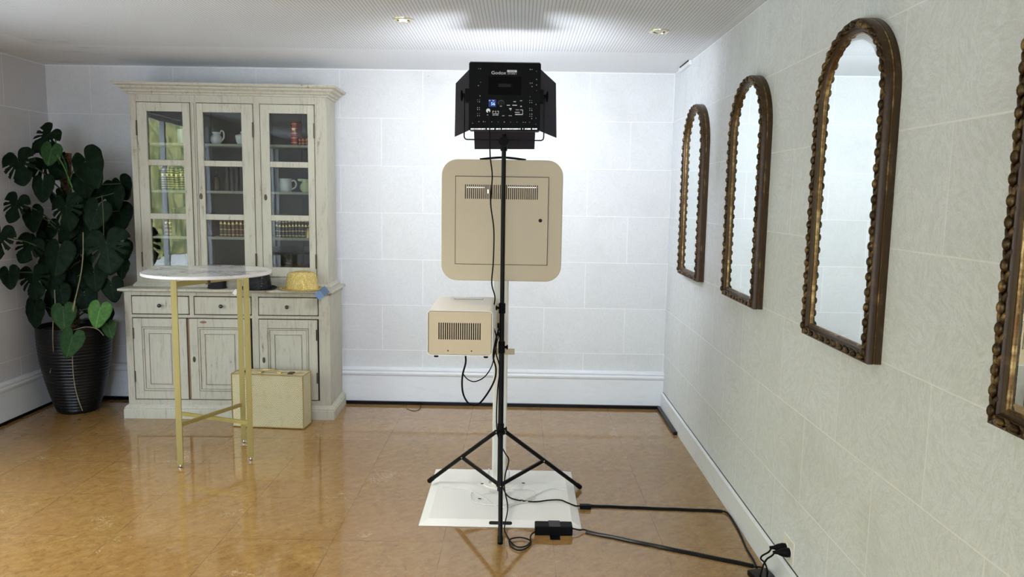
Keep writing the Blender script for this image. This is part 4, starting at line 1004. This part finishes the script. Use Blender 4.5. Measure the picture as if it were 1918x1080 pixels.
# barn doors
yh = y1+.004
def door(pts, label=None):
    P = [Vector(p) for p in pts]; nn = (P[1]-P[0]).cross(P[2]-P[0]).normalized()*.0012
    MB().loft([[p-nn for p in P], [p+nn for p in P]]).build('barn_door', M_barn, lt)
yo = 3.90
def O(px, py, Y=yo): p = at(px, py, Y); return (p.x-LP.x, Y-LP.y, p.z-LP.z)
door([(x0+.004, yh, z0+.01), (x0+.004, yh, z1-.01), O(857, 152), O(854, 157), O(852, 255), O(856, 254)][0:2]+[O(854, 156), O(852, 256)])
door([(x1-.004, yh, z0+.01), (x1-.004, yh, z1-.01), O(1041, 156), O(1042, 258)])
door([(x0+.02, yh, z0+.004), (x1-.02, yh, z0+.004), O(1001, 279, 3.80), O(889, 279, 3.80)])
door([(x0+.02, yh, z1-.004), (x1-.02, yh, z1-.004), (x1+.008, yh+.20, z1-.022), (x0-.008, yh+.20, z1-.022)])  # unseen top leaf, lengthened and tilted to keep lamp light off the ceiling
LED.location = (-.0825, y1+LP.y+.006, 2.019)

# ------------------------------------------------------------------ cables
def cable(name, pts, r, mat, label, cat='cable', parent=None, n=6):
    o = MB().tube(smooth_path(pts, n), r, 8).build(name, mat, parent, smooth=True)
    if not parent: tag(o, label, cat)
    return o
YP = 3.635
P1 = [at(915, 208, 3.645), at(917, 235, YP), at(918, 290, YP), at(922, 330, YP), at(919, 380, YP), at(925, 430, YP), at(924, 490, YP), at(921, 530, YP), at(927, 556, YP), at(924, 580, YP), at(923, 605, 3.64), at(930, 632, 3.64), at(929, 660, 3.64), at(936, 690, 3.645), at(932, 730, 3.645), at(930, 790, 3.64),
      at(935, 825, 3.64), at(946, 848, 3.63), at(953, 862, 3.62), at(946, 890, 3.61), at(945, 915, 3.60), at(951, 950, 3.50), fl(945, 985, .03), fl(948, 1000, .006), fl(965, 1022, .006), fl(985, 1022, .006), fl(993, 1012, .007), fl(975, 1006, .009), fl(955, 1010, .010), fl(958, 1024, .006), fl(975, 1030, .006), fl(993, 1020, .008), fl(994, 1003, .010), fl(1003, 994, .022)]
cable('lamp_cable', P1, .0032, M_rubber, 'thin black cable running down the stand from the light panel')
ad = fl(1037, 1003, 0)
pa = thing('power_adapter', (ad.x, ad.y+.032, 0), 'black power adapter brick on the floor before the base plate', 'power adapter', rz=.01)
MB().box(-.087, .087, -.032, .032, .001, .044).build('case', M_blackp, pa, bevel=.005)
MB().box(-.023, .030, -.0335, .033, .002, .0455).build('tape_wrap', M_tape, pa)
MB().box(-.018, .028, -.075, -.033, .0005, .0025).build('tape_tail', M_tape, pa)
s0, s1 = fl(1098, 997), fl(1412, 1061)
c0 = Vector((ad.x+.087, ad.y+.032, .024))
cable('mains_cable', [c0, c0+Vector((.035, .0, -.008)), Vector((s0.x-.01, s0.y+.01, .010)), Vector((s0.x+.03, s0.y-.01, .008))], .0035, M_rubber, 'short black lead from the adapter brick into the taped strip')
def strip(name, p, q, w, h, label):
    p, q = Vector((p.x, p.y, 0)), Vector((q.x, q.y, 0)); d = (q-p).normalized(); s = d.cross(Vector((0, 0, 1))); n = 24; rings = []
    for i in range(n+1):
        o = p.lerp(q, i/n)+s*.0012*sin(i*1.1); ww = w*(1+.04*sin(i*2.3)+.06*random.uniform(-1, 1))
        rings.append([o+s*a*ww/2+Vector((0, 0, z)) for a, z in ((-1, .0008), (-.55, h*.55), (-.25, h), (.25, h), (.55, h*.5), (1, .0008))])
    return tag(MB().loft(rings).build(name, M_tape, smooth=True), label, 'cable')
strip('taped_cable', s0, s1, .030, .012, 'black taped down cable slanting toward the wall socket')
t0, t1 = fl(1098, 948), fl(1352, 958)
strip('taped_cable', t0, t1, .028, .011, 'straight black taped cable from the base plate to the right skirting')
cable('booth_cable', [LB((0, 0, 0))*0+Vector((-.08, 3.86, .05)), fl(948, 925, .032), fl(965, 935, .030), fl(1000, 939, .030), fl(1030, 936, .031), fl(1050, 936, .031), fl(1063, 941, .030), fl(1080, 947, .012), Vector((t0.x, t0.y, .009)), Vector((t0.x+.03, t0.y, .008))], .0036, M_rubber, 'black cable crossing the base plate from the booth pole')
m = MB(); c = fl(1100, 949, .009); m.rbox(-.028, .028, .0, .020, -.012, .012, .004); o = m.build('cable_connector', M_blackp); o.location = (c.x-.01, c.y, .001); tag(o, 'small black connector block at the edge of the base plate', 'connector')
pl0 = [Vector((t1.x-.02, t1.y, .008)), fl(1362, 960, .006), fl(1376, 980, .005), fl(1388, 1003, .005), fl(1399, 1028, .005), fl(1411, 1048, .005), fl(1419, 1066, .006), fl(1424, 1082, .006)]
cable('floor_cable', pl0, .0045, M_rubber, 'black cable bending along the foot of the right wall')
c = fl(1424, 1076, .012); m = MB(); m.box(-.045, .045, -.06, .03, .001, .026); o = m.build('power_block', M_tape, bevel=.006); o.location = (c.x, c.y, 0); o.rotation_euler.z = .25; tag(o, 'black taped plug block at the bottom edge beside the wall', 'power strip')
sp_ = Vector((XR, 2.835, .155))
so = thing('wall_socket', sp_, 'white double wall socket low on the right wall', 'socket')
MB().box(-.008, 0, -.055, .055, -.024+.012, .085-.0).build('cover_plate', M_socket, so, bevel=.003)
for dy, dz in ((.018, .035), (-.022, .035)): MB().lathe([(.001, -.011), (.019, -.011), (.020, -.008), (.001, -.008)], (0, dy, dz), 18, 'X').build('outlet', M_paper, so, smooth=True)
def plug(y, z, pts, label):
    t = thing('power_plug', (XR-.012, y, z), label, 'plug')
    MB().lathe([(.001, 0), (.018, 0), (.019, -.012), (.015, -.030), (.008, -.045), (.006, -.062), (.001, -.062)], (0, 0, 0), 14, 'X').build('plug_body', M_rubber, t, smooth=True)
    P = Vector((XR-.012, y, z)); MB().tube(smooth_path([Vector((-.055, 0, 0))]+[Vector(q)-P for q in pts]), .0036, 8).build('lead', M_rubber, t, smooth=True)
plug(2.853, .190, [at(1440, 1033, 2.87), at(1428, 1040, 2.90), at(1425, 1046, 2.90), at(1431, 1052, 2.88), at(1435, 1060, 2.86), fl(1437, 1070, .012), fl(1425, 1062, .010), fl(1412, 1061, .010)], 'black plug in the far outlet of the wall socket')
plug(2.813, .190, [at(1446, 1040, 2.83), at(1436, 1047, 2.84), at(1429, 1060, 2.85), fl(1424, 1078, .022)], 'black plug in the near outlet of the wall socket')
# printer and booth leads
def LQ(u, v, Y): return at(u, v, Y)
cable('printer_cable', [LQ(872, 664, 3.60), LQ(872, 680, 3.60), LQ(866, 705, 3.60), LQ(867, 735, 3.60), LQ(878, 755, 3.61), LQ(895, 757, 3.63), LQ(912, 738, 3.66), LQ(926, 712, 3.70), LQ(929, 690, 3.72), LQ(924, 668, 3.75), LQ(928, 640, 3.78), LQ(934, 617, 3.83), LQ(938, 608, 3.85)], .0045, M_rubber, 'thick black cable looping under the printer box to the pole')
cable('printer_cable', [LQ(866, 698, 3.605), LQ(876, 710, 3.62), LQ(890, 714, 3.63), LQ(908, 705, 3.66), LQ(921, 685, 3.72), LQ(927, 660, 3.78), LQ(932, 635, 3.83), LQ(938, 624, 3.855)], .0028, M_rubber, 'thin black cable looping under the printer box')
p = LQ(936, 609, 3.852)
for (u, v, s, lb) in ((936, 609, .012, 'upper black plug on the booth pole'), (936, 625, .009, 'lower black plug on the booth pole')):
    p = LQ(u, v, 3.852); o = MB().box(-s, s, -.014, .006, -s, s).build('power_plug', M_blackp, bevel=.002); o.location = (p.x, 3.852, p.z); tag(o, lb, 'plug')
# white cables coiled on the base plate
W1 = [fl(930, 918, .03), fl(905, 925, .03), fl(885, 922, .03), fl(882, 932, .03), fl(893, 941, .03), fl(925, 945, .03), fl(960, 943, .03), fl(990, 938, .03), fl(1002, 927, .03), fl(995, 917, .03), fl(960, 916, .031)]
cable('white_cable', W1, .0028, M_wcable, 'white cable coiled on the base plate around the pole')
cable('white_cable', [fl(830, 912, .028), fl(870, 915, .029), fl(900, 928, .030), fl(940, 950, .028), fl(985, 935, .029), fl(1030, 915, .029), fl(1060, 917, .028)], .0026, M_wcable, 'white cable running across the width of the base plate')
cable('wire_scrap', [fl(762, 765, .003), fl(775, 769, .003), fl(786, 766, .003), fl(788, 758, .006)+Vector((0, 0, 0)), at(783, 753, 5.45), at(776, 755, 5.45)], .002, M_rubber, 'thin dark wire scrap on the floor by the back wall')
